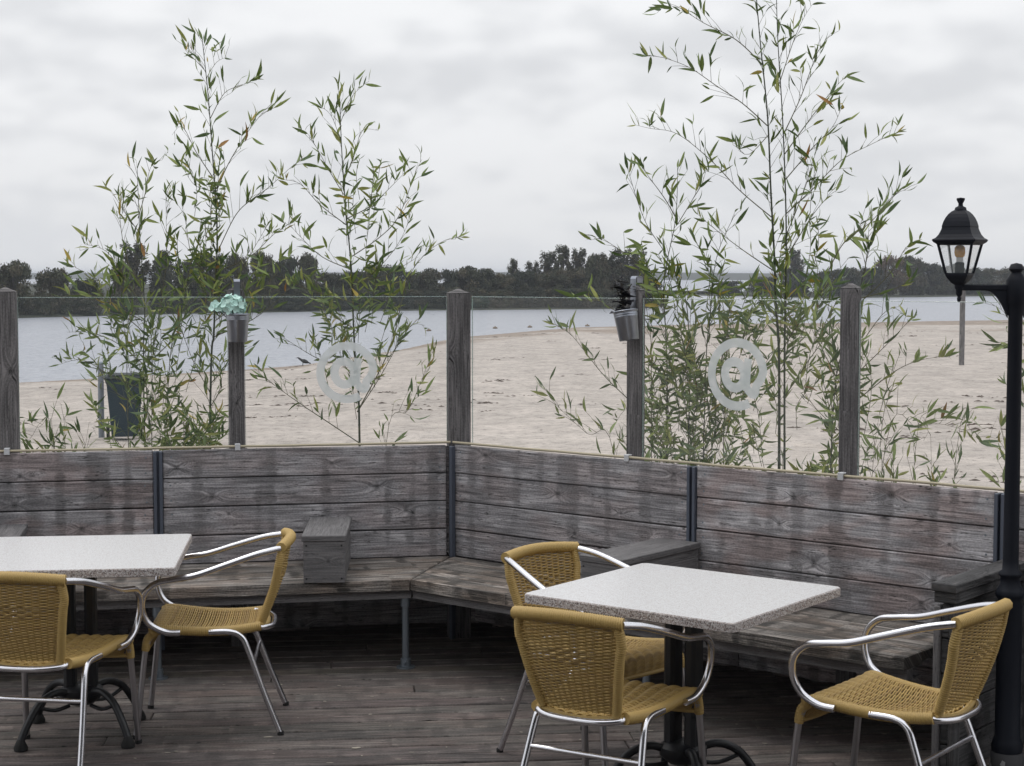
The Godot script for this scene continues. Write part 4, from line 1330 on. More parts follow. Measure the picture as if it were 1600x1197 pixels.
# canes and branches of each bamboo: base, then [radius, [x, y, x, y ...]] in metres from the base
var BAMBOO := {
	"clump_left": [Vector3(-2.04, -0.42, -9.15), [[0.006, [0.02, 0.00, 0.01, 1.67, 0.02, 2.10, -0.00, 2.48, -0.01, 2.85]], [0.004, [-0.07, 0.00, -0.08, 1.67, -0.10, 2.02, -0.12, 2.31]], [0.004, [0.09, 0.00, 0.14, 1.67, 0.23, 2.10, 0.29, 2.39]], [0.0035, [0.04, 0.00, 0.06, 1.60, 0.09, 1.95, 0.15, 2.31, 0.16, 2.72]], [0.003, [0.01, 2.10, -0.08, 2.23, -0.17, 2.37, -0.24, 2.42, -0.33, 2.44]], [0.003, [0.01, 2.20, -0.08, 2.34, -0.13, 2.53, -0.15, 2.71]], [0.0025, [-0.00, 2.50, -0.06, 2.60, -0.12, 2.72]], [0.0025, [-0.01, 2.58, 0.03, 2.72, 0.06, 2.86, 0.12, 2.90]], [0.003, [0.02, 1.95, -0.14, 2.08, -0.30, 2.16, -0.47, 2.15]], [0.003, [0.01, 1.78, -0.16, 1.90, -0.32, 1.95, -0.46, 1.95]], [0.003, [0.01, 1.64, -0.15, 1.72, -0.29, 1.81, -0.40, 1.79]], [0.003, [0.01, 2.02, -0.17, 2.13, -0.28, 2.27, -0.35, 2.32]], [0.003, [0.07, 1.81, 0.21, 1.95, 0.28, 2.10, 0.32, 2.13]], [0.003, [0.01, 1.53, -0.15, 1.62, -0.25, 1.71, -0.32, 1.67]]]],
	"tall_left": [Vector3(-1.69, -0.42, -9.20), [[0.0085, [-0.02, 0.00, 0.02, 1.67, 0.04, 1.95, 0.05, 2.23, 0.06, 2.38, 0.06, 2.62, 0.04, 2.94, 0.02, 3.25, -0.01, 3.56]], [0.003, [0.06, 2.39, 0.17, 2.60, 0.27, 2.69, 0.36, 2.75, 0.50, 2.87, 0.56, 2.90]], [0.003, [0.06, 2.29, 0.24, 2.37, 0.38, 2.50, 0.49, 2.57]], [0.003, [0.06, 2.73, 0.13, 2.87, 0.23, 3.02, 0.33, 3.14, 0.39, 3.19]], [0.003, [0.04, 2.81, -0.04, 2.94, -0.11, 3.08, -0.16, 3.03]], [0.0025, [0.03, 3.13, 0.11, 3.27, 0.20, 3.31, 0.27, 3.35]], [0.002, [0.01, 3.35, 0.05, 3.45, 0.09, 3.49]], [0.002, [0.01, 3.38, -0.06, 3.48, -0.09, 3.51]], [0.002, [0.05, 2.73, -0.04, 2.76, -0.09, 2.86]], [0.003, [0.06, 2.16, 0.18, 2.27, 0.28, 2.43, 0.35, 2.54]], [0.003, [0.05, 2.23, -0.07, 2.37, -0.10, 2.54, -0.12, 2.65]], [0.003, [0.05, 2.02, 0.21, 2.13, 0.35, 2.23, 0.46, 2.37]], [0.003, [0.04, 1.93, 0.24, 2.02, 0.39, 2.14, 0.46, 2.23]], [0.0025, [0.02, 1.67, 0.13, 1.80, 0.18, 1.87]], [0.0025, [0.02, 1.61, -0.08, 1.80, -0.15, 1.98, -0.22, 2.09]], [0.0025, [0.01, 1.53, 0.09, 1.67, 0.07, 1.81]]]],
	"slim_mid": [Vector3(-0.84, -0.42, -9.10), [[0.0085, [0.01, 0.00, -0.00, 1.53, -0.02, 1.81, -0.03, 2.03, -0.04, 2.31, -0.07, 2.65, -0.09, 2.96, -0.10, 3.26]], [0.0035, [-0.00, 1.35, -0.14, 1.45, -0.31, 1.57, -0.48, 1.70, -0.55, 1.77]], [0.003, [-0.01, 1.52, 0.11, 1.70, 0.22, 1.89, 0.30, 2.00, 0.37, 2.00]], [0.0035, [-0.01, 1.52, 0.17, 1.87, 0.26, 2.22, 0.35, 2.37, 0.47, 2.46, 0.57, 2.48]], [0.003, [0.13, 0.00, 0.15, 1.36, 0.27, 1.53, 0.36, 1.74, 0.41, 1.87]], [0.003, [-0.02, 1.77, -0.20, 1.81, -0.36, 1.91, -0.41, 1.95]], [0.003, [-0.03, 1.98, -0.16, 2.06, -0.27, 2.17, -0.30, 2.26]], [0.003, [-0.04, 2.30, -0.20, 2.37, -0.32, 2.48, -0.39, 2.56]], [0.003, [-0.06, 2.54, -0.20, 2.65, -0.30, 2.76, -0.38, 2.78]], [0.003, [-0.04, 2.37, 0.12, 2.48, 0.22, 2.59, 0.31, 2.82, 0.35, 2.90]], [0.003, [-0.06, 2.58, 0.06, 2.65, 0.17, 2.76, 0.24, 2.84]], [0.0025, [-0.08, 2.71, -0.16, 2.85, -0.23, 2.98, -0.30, 3.05]], [0.0025, [-0.08, 2.78, -0.02, 2.93, 0.02, 3.06, 0.11, 3.06]], [0.002, [-0.09, 2.99, -0.14, 3.13, -0.19, 3.18]], [0.002, [-0.10, 3.09, -0.04, 3.23, 0.03, 3.30]], [0.003, [-0.04, 2.23, 0.15, 2.27, 0.33, 2.37]], [0.003, [-0.03, 2.12, -0.27, 2.19, -0.41, 2.26, -0.48, 2.27]], [0.0025, [-0.04, 2.20, 0.09, 2.29, 0.21, 2.43, 0.28, 2.57]], [0.0025, [-0.01, 1.67, -0.10, 1.81, -0.14, 1.96]]]],
	"clump_right": [Vector3(0.86, -0.42, -8.55), [[0.006, [-0.07, 0.00, -0.06, 1.71, -0.08, 2.20, -0.02, 2.56, -0.01, 2.82]], [0.005, [0.03, 0.00, 0.06, 1.84, -0.01, 2.27, -0.17, 2.55, -0.26, 2.82]], [0.005, [0.11, 0.00, 0.14, 1.71, 0.16, 2.04, 0.19, 2.36, 0.28, 2.58]], [0.004, [-0.14, 0.00, -0.14, 1.71, -0.16, 2.04, -0.21, 2.30]], [0.004, [0.23, 0.00, 0.24, 1.65, 0.25, 1.97, 0.19, 2.24, 0.07, 2.46]], [0.003, [-0.20, 0.00, -0.33, 1.34, -0.47, 1.45, -0.63, 1.60, -0.70, 1.70]], [0.003, [-0.17, 1.55, -0.28, 1.65, -0.40, 1.77, -0.56, 1.97, -0.65, 2.02]], [0.003, [-0.11, 2.24, -0.24, 2.35, -0.36, 2.43, -0.41, 2.46]], [0.003, [-0.14, 2.04, -0.29, 2.07, -0.42, 2.14, -0.54, 2.17]], [0.0025, [-0.15, 0.00, -0.25, 1.41, -0.29, 1.58, -0.34, 1.55]], [0.003, [-0.01, 2.55, -0.08, 2.66, -0.16, 2.76, -0.21, 2.82]], [0.0025, [-0.01, 2.53, 0.07, 2.66, 0.12, 2.74, 0.15, 2.84]]]],
	"tall_right": [Vector3(1.32, -0.42, -8.20), [[0.0095, [0.01, 0.00, -0.00, 1.73, -0.02, 2.11, -0.03, 2.36, -0.05, 2.68, -0.07, 3.05, -0.11, 3.42, -0.14, 3.74]], [0.0075, [0.04, 0.00, 0.02, 1.73, 0.02, 2.11, 0.02, 2.52, 0.00, 2.99, -0.03, 3.42, -0.04, 3.70]], [0.003, [-0.07, 3.00, -0.19, 3.11, -0.32, 3.20, -0.45, 3.29, -0.58, 3.34, -0.65, 3.35]], [0.003, [-0.09, 3.29, -0.22, 3.42, -0.38, 3.51, -0.50, 3.59, -0.58, 3.60]], [0.003, [-0.04, 2.55, -0.19, 2.68, -0.34, 2.84, -0.50, 2.97, -0.63, 3.00, -0.70, 3.02]], [0.003, [0.01, 2.97, 0.09, 3.14, 0.17, 3.35, 0.24, 3.45]], [0.003, [0.02, 2.57, 0.16, 2.70, 0.29, 2.83, 0.44, 2.91, 0.57, 2.97]], [0.0025, [-0.02, 3.20, 0.06, 3.42, 0.12, 3.54, 0.17, 3.61]], [0.003, [0.01, 2.86, 0.13, 3.02, 0.25, 3.17, 0.33, 3.25]], [0.003, [0.01, 2.73, 0.14, 2.89, 0.22, 2.98, 0.25, 3.06]], [0.003, [-0.01, 1.86, 0.10, 2.05, 0.23, 2.23, 0.33, 2.36]], [0.003, [-0.03, 2.29, -0.18, 2.39, -0.34, 2.51, -0.42, 2.58]], [0.003, [0.02, 2.35, 0.14, 2.55, 0.22, 2.65, 0.26, 2.68]], [0.003, [0.02, 1.67, 0.14, 1.86, 0.26, 2.02, 0.32, 2.08]], [0.0025, [-0.06, 2.96, -0.16, 2.86, -0.22, 2.88]], [0.003, [0.02, 2.46, 0.10, 2.68, 0.13, 2.80, 0.15, 2.88]]]],
	"leaning_right": [Vector3(1.58, -0.42, -7.90), [[0.005, [-0.07, 0.00, -0.05, 1.63, 0.03, 2.00, 0.10, 2.35, 0.16, 2.57, 0.24, 2.66]], [0.004, [0.02, 0.00, 0.00, 1.57, -0.06, 1.94, -0.11, 2.27]], [0.003, [-0.11, 2.25, -0.03, 2.42, 0.08, 2.51, 0.19, 2.64, 0.23, 2.66]], [0.003, [0.07, 2.14, 0.19, 2.27, 0.25, 2.39, 0.27, 2.42]], [0.003, [0.07, 2.16, 0.21, 2.20, 0.30, 2.24]], [0.003, [0.03, 1.87, 0.19, 2.08, 0.29, 2.12]], [0.003, [0.00, 1.63, 0.22, 1.81, 0.34, 1.87, 0.45, 1.89]], [0.003, [0.00, 1.75, 0.16, 1.93, 0.25, 2.05]], [0.0025, [-0.02, 1.75, -0.12, 1.94, -0.18, 2.06]], [0.0025, [0.00, 1.51, -0.12, 1.63, -0.19, 1.75]], [0.0025, [0.09, 2.27, 0.09, 2.42, 0.08, 2.51]]]],
	"low_right": [Vector3(1.81, -0.42, -7.55), [[0.003, [-0.21, 0.00, -0.11, 1.51, 0.03, 1.58, 0.12, 1.60, 0.24, 1.57]], [0.003, [-0.05, 0.00, 0.03, 1.48, 0.09, 1.59]], [0.003, [0.14, 0.00, 0.21, 1.48, 0.27, 1.57, 0.32, 1.52]], [0.003, [-0.21, 0.00, -0.15, 1.51, -0.10, 1.58]], [0.0025, [0.04, 0.00, -0.06, 1.41, -0.14, 1.44]], [0.0025, [0.06, 0.00, 0.11, 1.42, 0.08, 1.51]]]],
	"low_left": [Vector3(-2.34, -0.42, -8.60), [[0.003, [-0.09, 0.00, -0.04, 1.41, -0.12, 1.48, -0.20, 1.51]], [0.003, [0.03, 0.00, -0.03, 1.43, -0.15, 1.42, -0.20, 1.41]], [0.003, [0.07, 0.00, 0.02, 1.40, 0.04, 1.50]], [0.0025, [0.09, 0.00, 0.13, 1.39, 0.18, 1.44]], [0.0025, [-0.12, 0.00, -0.17, 1.38, -0.19, 1.41]]]],
	"far_right": [Vector3(2.37, -0.42, -7.30), [[0.003, [0.01, 0.00, -0.05, 1.91, -0.17, 2.04, -0.23, 2.12, -0.31, 2.15]], [0.003, [0.00, 1.68, -0.08, 1.96, -0.17, 2.01, -0.25, 1.96]], [0.003, [0.00, 1.51, -0.08, 1.65, -0.19, 1.75, -0.21, 1.79]], [0.0025, [0.04, 0.00, -0.08, 0.00, -0.22, 1.54, -0.29, 1.55]]]],
}

# ------------------------------------------------------------------ hanging pots
func pot(at: Vector3, turn: float, tilt: float, strap_top: float, label: String) -> Node3D:
	# `at` is the middle of the rim; the strap runs up behind it and hooks over the post
	var root := thing("zinc_pot", label, "pot", at, turn, "zinc pots hung on the balustrade")
	var lean := Basis(Vector3.BACK, tilt)
	var b := Geo.new()
	b.lathe([Vector2(0, -0.136), Vector2(0.044, -0.136), Vector2(0.0455, -0.134), Vector2(0.0535, -0.03), Vector2(0.0548, -0.028), Vector2(0.0548, -0.024), Vector2(0.054, -0.021), Vector2(0.0552, -0.018), Vector2(0.0552, -0.013), Vector2(0.0545, -0.010), Vector2(0.0575, -0.004), Vector2(0.0595, 0.0), Vector2(0.0575, 0.0025), Vector2(0.0555, 0.0), Vector2(0.0525, -0.03), Vector2(0.044, -0.13), Vector2(0, -0.131)], 32, Vector3.ZERO, lean)
	obj("bucket", b, M.zinc, root)
	var s := Geo.new()
	var top := strap_top - at.y
	var line := [Vector3(0, -0.06, -0.058), Vector3(0, 0.0, -0.0625), Vector3(0, top - 0.012, -0.0625), Vector3(0, top - 0.003, -0.067), Vector3(0, top, -0.078), Vector3(0, top, -0.105), Vector3(0, top - 0.004, -0.116), Vector3(0, top - 0.03, -0.118)]
	for i in line.size() - 1:
		var p: Vector3 = line[i]
		var q: Vector3 = line[i + 1]
		var nn := Vector3(0, (q - p).z, -(q - p).y).normalized() * 0.0012
		for e in [nn, -nn]:
			s.quad(p + e - Vector3(0.015, 0, 0), p + e + Vector3(0.015, 0, 0), q + e + Vector3(0.015, 0, 0), q + e - Vector3(0.015, 0, 0), Vector2.ZERO, Vector2.ZERO, Vector2.ZERO, Vector2.ZERO, e)
		for x in [-0.015, 0.015]:
			s.quad(p + nn + Vector3(x, 0, 0), q + nn + Vector3(x, 0, 0), q - nn + Vector3(x, 0, 0), p - nn + Vector3(x, 0, 0), Vector2.ZERO, Vector2.ZERO, Vector2.ZERO, Vector2.ZERO, Vector3(x, 0, 0))
	obj("hook_strap", s, M.zinc, root)
	return root

func hydrangea(at: Vector3) -> void:
	var root := thing("hydrangea_flower", "pale mint green hydrangea bloom standing in a zinc pot", "flower", at)
	var r := RandomNumberGenerator.new()
	r.seed = 61
	var st := Geo.new()
	st.tube(spline([Vector3(0, -0.12, 0), Vector3(-0.012, -0.05, 0.005), Vector3(-0.022, 0.02, 0.01)], 0.02), 0.004, 6)
	st.tube(spline([Vector3(-0.01, -0.06, 0.005), Vector3(-0.07, 0.0, 0.012), Vector3(-0.105, 0.03, 0.012)], 0.02), 0.0025, 6)
	obj("stem", st, M.culm, root)
	var fl := []
	for v in 4:
		var g := Geo.new()
		var s := r.randf_range(0.9, 1.12)
		g.col = Color(s * r.randf_range(0.85, 1.05), s, s * r.randf_range(0.96, 1.06))
		for k in 4:
			var a := TAU * k / 4.0 + r.randf_range(-0.15, 0.15)
			var o := Vector3(cos(a), 0, sin(a))
			var w := Vector3(-sin(a), 0, cos(a))
			var ring := []
			for j in 8:
				var b := TAU * j / 8.0
				ring.append(o * (0.0115 + 0.0105 * cos(b)) + w * 0.0115 * sin(b) + Vector3.UP * (0.004 * (1.0 + cos(b)) + r.randf_range(-0.0012, 0.0012)))
			for j in 8: g.tri(o * 0.0115 + Vector3.UP * 0.001, ring[j], ring[(j + 1) % 8], Vector2.ZERO, Vector2.ZERO, Vector2.ZERO, Vector3.UP)
		fl.append(g.mesh())
	var heads := []
	for k in 30:
		var y := 1.0 - 1.5 * (k + 0.5) / 30.0
		var a := k * 2.39996
		var q := sqrt(max(0.0, 1.0 - y * y))
		var d := Vector3(cos(a) * q, y, sin(a) * q)
		heads.append([Vector3(-0.022, 0.036, 0.01) + d * Vector3(0.056, 0.050, 0.05) * r.randf_range(0.72, 1.12), d])
	for k in 3:
		heads.append([Vector3(-0.105, 0.032, 0.014) + Vector3([-0.012, 0.012, 0.0][k], [0, -0.004, 0.016][k], 0.006), Vector3([-0.5, 0.4, 0.0][k], 0.3, 0.8)])
	for hd in heads:
		var d: Vector3 = hd[1].normalized()
		var x := d.cross(Vector3(0.3, 0.1, 0.9)).normalized()
		obj("floret", fl[r.randi() % 4], M.petal, root, hd[0], Basis(x, d, x.cross(d)) * Basis(Vector3.UP, r.randf() * TAU))

func dried_plant(at: Vector3) -> void:
	var root := thing("dried_plant", "dark grey withered plant standing in the tilted zinc pot", "plant", at)
	var r := RandomNumberGenerator.new()
	r.seed = 62
	var stem := Geo.new()
	stem.tube(spline([Vector3(0, -0.09, 0), Vector3(-0.01, 0.04, 0), Vector3(-0.018, 0.13, 0)], 0.02), 0.006, 6)
	stem.tube(spline([Vector3(-0.01, 0.03, 0), Vector3(-0.035, 0.09, 0.01), Vector3(-0.048, 0.13, 0.01)], 0.02), 0.003, 6)
	stem.tube(spline([Vector3(-0.008, 0.04, 0), Vector3(0.015, 0.10, -0.005), Vector3(0.03, 0.125, -0.005)], 0.02), 0.003, 6)
	obj("stem", stem, M.bark, root)
	for k in 70:
		var low := k < 44
		var g := Geo.new()
		var s := r.randf_range(0.6, 1.3)
		g.col = Color(0.020, 0.020, 0.028) * s if low else Color(0.085, 0.085, 0.082) * s
		var c: Vector3 = Vector3(-0.01 + r.randf_range(-0.02, 0.02), lerpf(-0.01, 0.11, k / 44.0), 0) if low else [Vector3(-0.045, 0.12, 0.01), Vector3(-0.018, 0.135, 0.0), Vector3(0.028, 0.115, 0.0)][k % 3] + Vector3(r.randf_range(-0.016, 0.016), r.randf_range(-0.03, 0.02), r.randf_range(-0.014, 0.014))
		var a := r.randf() * TAU
		var o := Vector3(cos(a), r.randf_range(-0.1, 0.7), sin(a)).normalized()
		var w := o.cross(Vector3.UP).normalized()
		var l := r.randf_range(0.036, 0.058) if low else r.randf_range(0.020, 0.028)
		var wd := l * (0.52 if low else 0.5)
		var up := w.cross(o)
		var p := [c, c + o * l * 0.5 + w * wd + up * l * 0.12, c + o * l + up * -l * 0.15, c + o * l * 0.5 - w * wd + up * l * 0.12]
		var md: Vector3 = c + o * l * 0.5 - up * l * 0.06
		for j in 4: g.tri(md, p[j], p[(j + 1) % 4])
		obj("leaf", g, M.dried, root)

# ------------------------------------------------------------------ bamboo
var leaf_shapes := []
const TONES := [[0.140, 0.195, 0.062], [0.190, 0.250, 0.074], [0.245, 0.290, 0.082], [0.090, 0.140, 0.054], [0.300, 0.312, 0.088], [0.42, 0.31, 0.06], [0.34, 0.17, 0.05]]

func leaf_meshes() -> void:
	for tone in TONES:
		var row := []
		for v in 3:
			var g := Geo.new()
			g.col = Color(tone[0], tone[1], tone[2])
			leaf_into(g, Transform3D.IDENTITY, [0.04, 0.22, 0.45][v])
			row.append(g.mesh())
		leaf_shapes.append(row)

# a lance leaf one metre long along +y, folded on its midrib, drooping towards its tip
func leaf_into(g: Geo, x: Transform3D, droop: float) -> void:
	var prof := [[0.0, 0.009], [0.13, 0.056], [0.36, 0.080], [0.64, 0.060], [0.86, 0.025], [1.0, 0.0]]
	var b := g.v.size()
	for p in prof:
		var y: float = p[0]
		var z := -droop * y * y
		for s in [-1.0, 0.0, 1.0]:
			g.vert(x * Vector3(s * p[1], y - droop * 0.3 * y * y, z + absf(s) * p[1] * 0.35), (x.basis * Vector3(-s * 0.3, 0, 1)).normalized())
	for i in prof.size() - 1:
		for s in 2:
			var a := b + i * 3 + s
			g.ix.append_array([a, a + 3, a + 1, a + 1, a + 3, a + 4])

func bamboo(called: String, label: String, key: String, o := {}) -> void:
	var data: Array = BAMBOO[key]
	var root := thing(called, label, "bamboo", data[0], 0.0, "bamboo growing behind the glass")
	var r := RandomNumberGenerator.new()
	r.seed = hash(key) % 100000
	var spread: float = o.get("depth", 0.22)
	var leaves := []          # [Transform3D, tone, shape]
	var tw := Geo.new()
	var twigs := 0
	var add_leaf := func(p: Vector3, d: Vector3, l: float) -> void:
		d = d.normalized()
		var side := d.cross(Vector3(r.randf_range(-1, 1), r.randf_range(-0.4, 0.4), r.randf_range(-1, 1))).normalized()
		if side == Vector3.ZERO: side = Vector3.RIGHT
		var bs := Basis(side, d, side.cross(d)).scaled(Vector3.ONE * l)
		bs = Basis(bs.x * r.randf_range(0.85, 1.25), bs.y, bs.z)
		var tone := 0
		var q := r.randf()
		if q < 0.018: tone = 5
		elif q < 0.026: tone = 6
		else: tone = [0, 0, 1, 1, 1, 2, 3, 3, 4][r.randi() % 9]
		leaves.append([Transform3D(bs, p), tone, r.randi() % 3])
	var lines := []
	for br in data[1]:
		var rad: float = br[0]
		var xy: Array = br[1]
		var pts := []
		var z0 := 0.0
		var start := Vector3(xy[0], xy[1], 0)
		var main: bool = xy[1] < 0.05
		if main:
			z0 = r.randf_range(-0.06, 0.06) if lines.size() > 0 else 0.0
		else:
			# leave from the nearest culm
			var best := 9.0
			for l in lines:
				if not l[1]: continue
				for p in l[0]:
					var dd: float = Vector2(p.x - start.x, p.y - start.y).length()
					if dd < best:
						best = dd
						z0 = p.z
		var z1 := z0 + r.randf_range(-spread, spread) * (0.4 if main else 1.0)
		for k in range(0, xy.size(), 2):
			var q: float = float(k) / max(1, xy.size() - 2)
			pts.append(Vector3(xy[k], xy[k + 1], lerpf(z0, z1, q)))
		var sp := spline(pts, 0.03)
		lines.append([sp, main, rad])
		var radii := []
		for k in sp.size(): radii.append(rad * lerpf(1.0, 0.22, pow(float(k) / (sp.size() - 1), 1.2)))
		var g := Geo.new()
		g.tube(sp, radii, 7 if main else 5)
		if main and rad > 0.004:
			for k in range(6, sp.size() - 2, 7):
				g.tube(PackedVector3Array([sp[k] - (sp[k + 1] - sp[k]).normalized() * 0.004, sp[k], sp[k] + (sp[k + 1] - sp[k]).normalized() * 0.004]), [radii[k], radii[k] * 1.35, radii[k]], 7, false)
		obj("culm" if main else "branch", g, M.culm if rad > 0.004 else M.twig, root)
		# twigs and leaves along it
		var n := sp.size()
		var first := int(n * (o.get("bare", 0.42) if main else 0.22))
		var k := first
		while k < n:
			var q := float(k) / (n - 1)
			var d: Vector3 = (sp[min(k + 1, n - 1)] - sp[max(k - 1, 0)]).normalized()
			var side := d.cross(Vector3(r.randf_range(-1, 1), r.randf_range(-1, 1), r.randf_range(-1, 1))).normalized()
			var td := (d * 0.7 + side * r.randf_range(0.4, 1.1) + Vector3.UP * 0.45).normalized()
			var tl := r.randf_range(0.02, 0.17) * (1.0 if not main else 1.25) * lerpf(1.0, 0.5, q)
			var e := sp[k] + td * tl
			if k < n - 1:
				tw.tube(PackedVector3Array([sp[k], sp[k] + td * tl * 0.5 + Vector3(0, 0.004, 0), e]), [0.0014, 0.0011, 0.0008], 3, false)
				twigs += 1
			else:
				e = sp[k]
				td = d
			var cnt := r.randi_range(1, 3)
			for j in cnt:
				var ld := td * 0.8 + Vector3(r.randf_range(-0.7, 0.7), r.randf_range(-0.25, 1.1), r.randf_range(-0.7, 0.7))
				if r.randf() < 0.15: ld = td + Vector3(r.randf_range(-1, 1), r.randf_range(-1.2, 0.0), r.randf_range(-1, 1))
				add_leaf.call(e - td * r.randf_range(0.0, tl * 0.75) * float(j > 0), ld, lerpf(0.045, 0.118, pow(r.randf(), 1.2)))
			k += 1 if r.randf() < 0.72 else 2
	# thick leafy shoots low in the clump
	for box in o.get("thick", []):
		for s in int(box[5]):
			var x := r.randf_range(box[0], box[1])
			var y := r.randf_range(box[2], box[3])
			var z := r.randf_range(-box[4], box[4])
			var p0 := Vector3(lerpf(x, 0.5 * (box[0] + box[1]), 0.35), max(0.0, y - r.randf_range(0.18, 0.35)), z * 0.6)
			var p2 := Vector3(x, y, z)
			var p1 := p0.lerp(p2, 0.5) + Vector3(r.randf_range(-0.03, 0.03), 0.02, r.randf_range(-0.03, 0.03))
			var sp := spline([p0, p1, p2], 0.035)
			tw.tube(sp, 0.0016, 3, false)
			for k in range(2, sp.size()):
				for j in r.randi_range(1, 3):
					var d := (sp[k] - sp[k - 1]).normalized()
					add_leaf.call(sp[k], d * 0.5 + Vector3(r.randf_range(-1, 1), r.randf_range(-0.8, 0.7), r.randf_range(-1, 1)), lerpf(0.045, 0.115, pow(r.randf(), 1.2)))
	if twigs > 0 or o.has("thick"):
		var t := obj("twigs", tw, M.twig, root)
		t.set_meta("kind", "stuff")
	leaves.sort_custom(func(a, b): return a[0].basis.y.length() > b[0].basis.y.length())
	var rest := Geo.new()
	for k in leaves.size():
		var l: Array = leaves[k]
		if k < 290:
			var mi := MeshInstance3D.new()
			mi.mesh = leaf_shapes[l[1]][l[2]]
			mi.material_override = M.leaf
			mi.transform = l[0]
			mi.name = "leaf"
			root.add_child(mi, true)
		else:
			var c: Array = TONES[l[1]]
			rest.col = Color(c[0], c[1], c[2])
			leaf_into(rest, l[0], [0.04, 0.22, 0.45][l[2]])
	if rest.v.size() > 0:
		var f := obj("foliage", rest, M.leaf, root)
		f.set_meta("kind", "stuff")

# ------------------------------------------------------------------ far shore
var crowns := []
var trunks := []

# a crown a few metres across: leaf clumps on boughs, thinner towards the rim, gaps between boughs
func make_crown(seed_: int, wide: float, high: float, low: float, lobes: int, count: int, leaf: float, hue: Array, fine := 1.0) -> Array:
	var r := RandomNumberGenerator.new()
	r.seed = seed_
	var g := Geo.new()
	var b := Geo.new()
	b.tube(spline([Vector3(0, -0.3, 0), Vector3(r.randf_range(-0.1, 0.1), high * 0.35, 0), Vector3(r.randf_range(-0.25, 0.25), high * 0.8, 0)], 0.4), 0.09, 6)
	var cs := []
	for k in lobes:
		var a := r.randf() * TAU
		var y := r.randf_range(low, 0.88)
		var w := wide * 0.5 * sqrt(max(0.05, 1.0 - pow((y - 0.4) / 0.62, 2.0)))
		var q := sqrt(r.randf()) * 0.8
		var c := Vector3(cos(a) * w * q, high * y, sin(a) * w * q)
		var s: float = r.randf_range(0.14, 0.26) * min(wide, high) * fine
		cs.append([c, s, r.randf_range(0.75, 1.25), r.randf()])
		b.tube(PackedVector3Array([Vector3(0, high * max(0.05, y - 0.35), 0), c * Vector3(0.5, 0.9, 0.5), c]), [0.05, 0.03, 0.012], 4, false)
	for k in count:
		var l: Array = cs[r.randi() % lobes]
		var d := Vector3(r.randfn(), r.randfn(), r.randfn()).normalized()
		var p: Vector3 = l[0] + d * l[1] * pow(r.randf(), 0.45) * (Vector3(1.15, 0.8, 1.15) if fine > 0.6 else Vector3(0.75, 1.6, 0.75)) * r.randf_range(0.8, 1.12)
		if p.y < 0.02: p.y = r.randf() * 0.3
		var m: float = l[2] * r.randf_range(0.7, 1.3)
		var h: Array = hue[0] if l[3] < 0.65 else hue[1]
		g.col = Color(h[0] * m, h[1] * m, h[2] * m)
		var t1 := Vector3(r.randfn(), r.randfn(), r.randfn()).normalized()
		var t2 := t1.cross(Vector3(r.randfn(), r.randfn(), r.randfn())).normalized()
		var s := leaf * r.randf_range(0.6, 1.3)
		g.tri(p - t1 * s, p + t2 * s * 0.55, p + t1 * s)
		g.tri(p - t1 * s, p + t1 * s, p - t2 * s * 0.55 + t1 * s * 0.3)
	return [g.mesh(), b.mesh()]

func far_tree(called: String, kind: int, at: Vector3, sx: float, sy: float, turn: float, label: String, group: String) -> void:
	var root := thing(called, label, "tree", at, turn, group)
	obj("trunk", crowns[kind][1], M.bark, root, Vector3.ZERO, Basis.from_scale(Vector3(sx, sy, sx)))
	obj("crown", crowns[kind][0], M.tree, root, Vector3.ZERO, Basis.from_scale(Vector3(sx, sy, sx)))

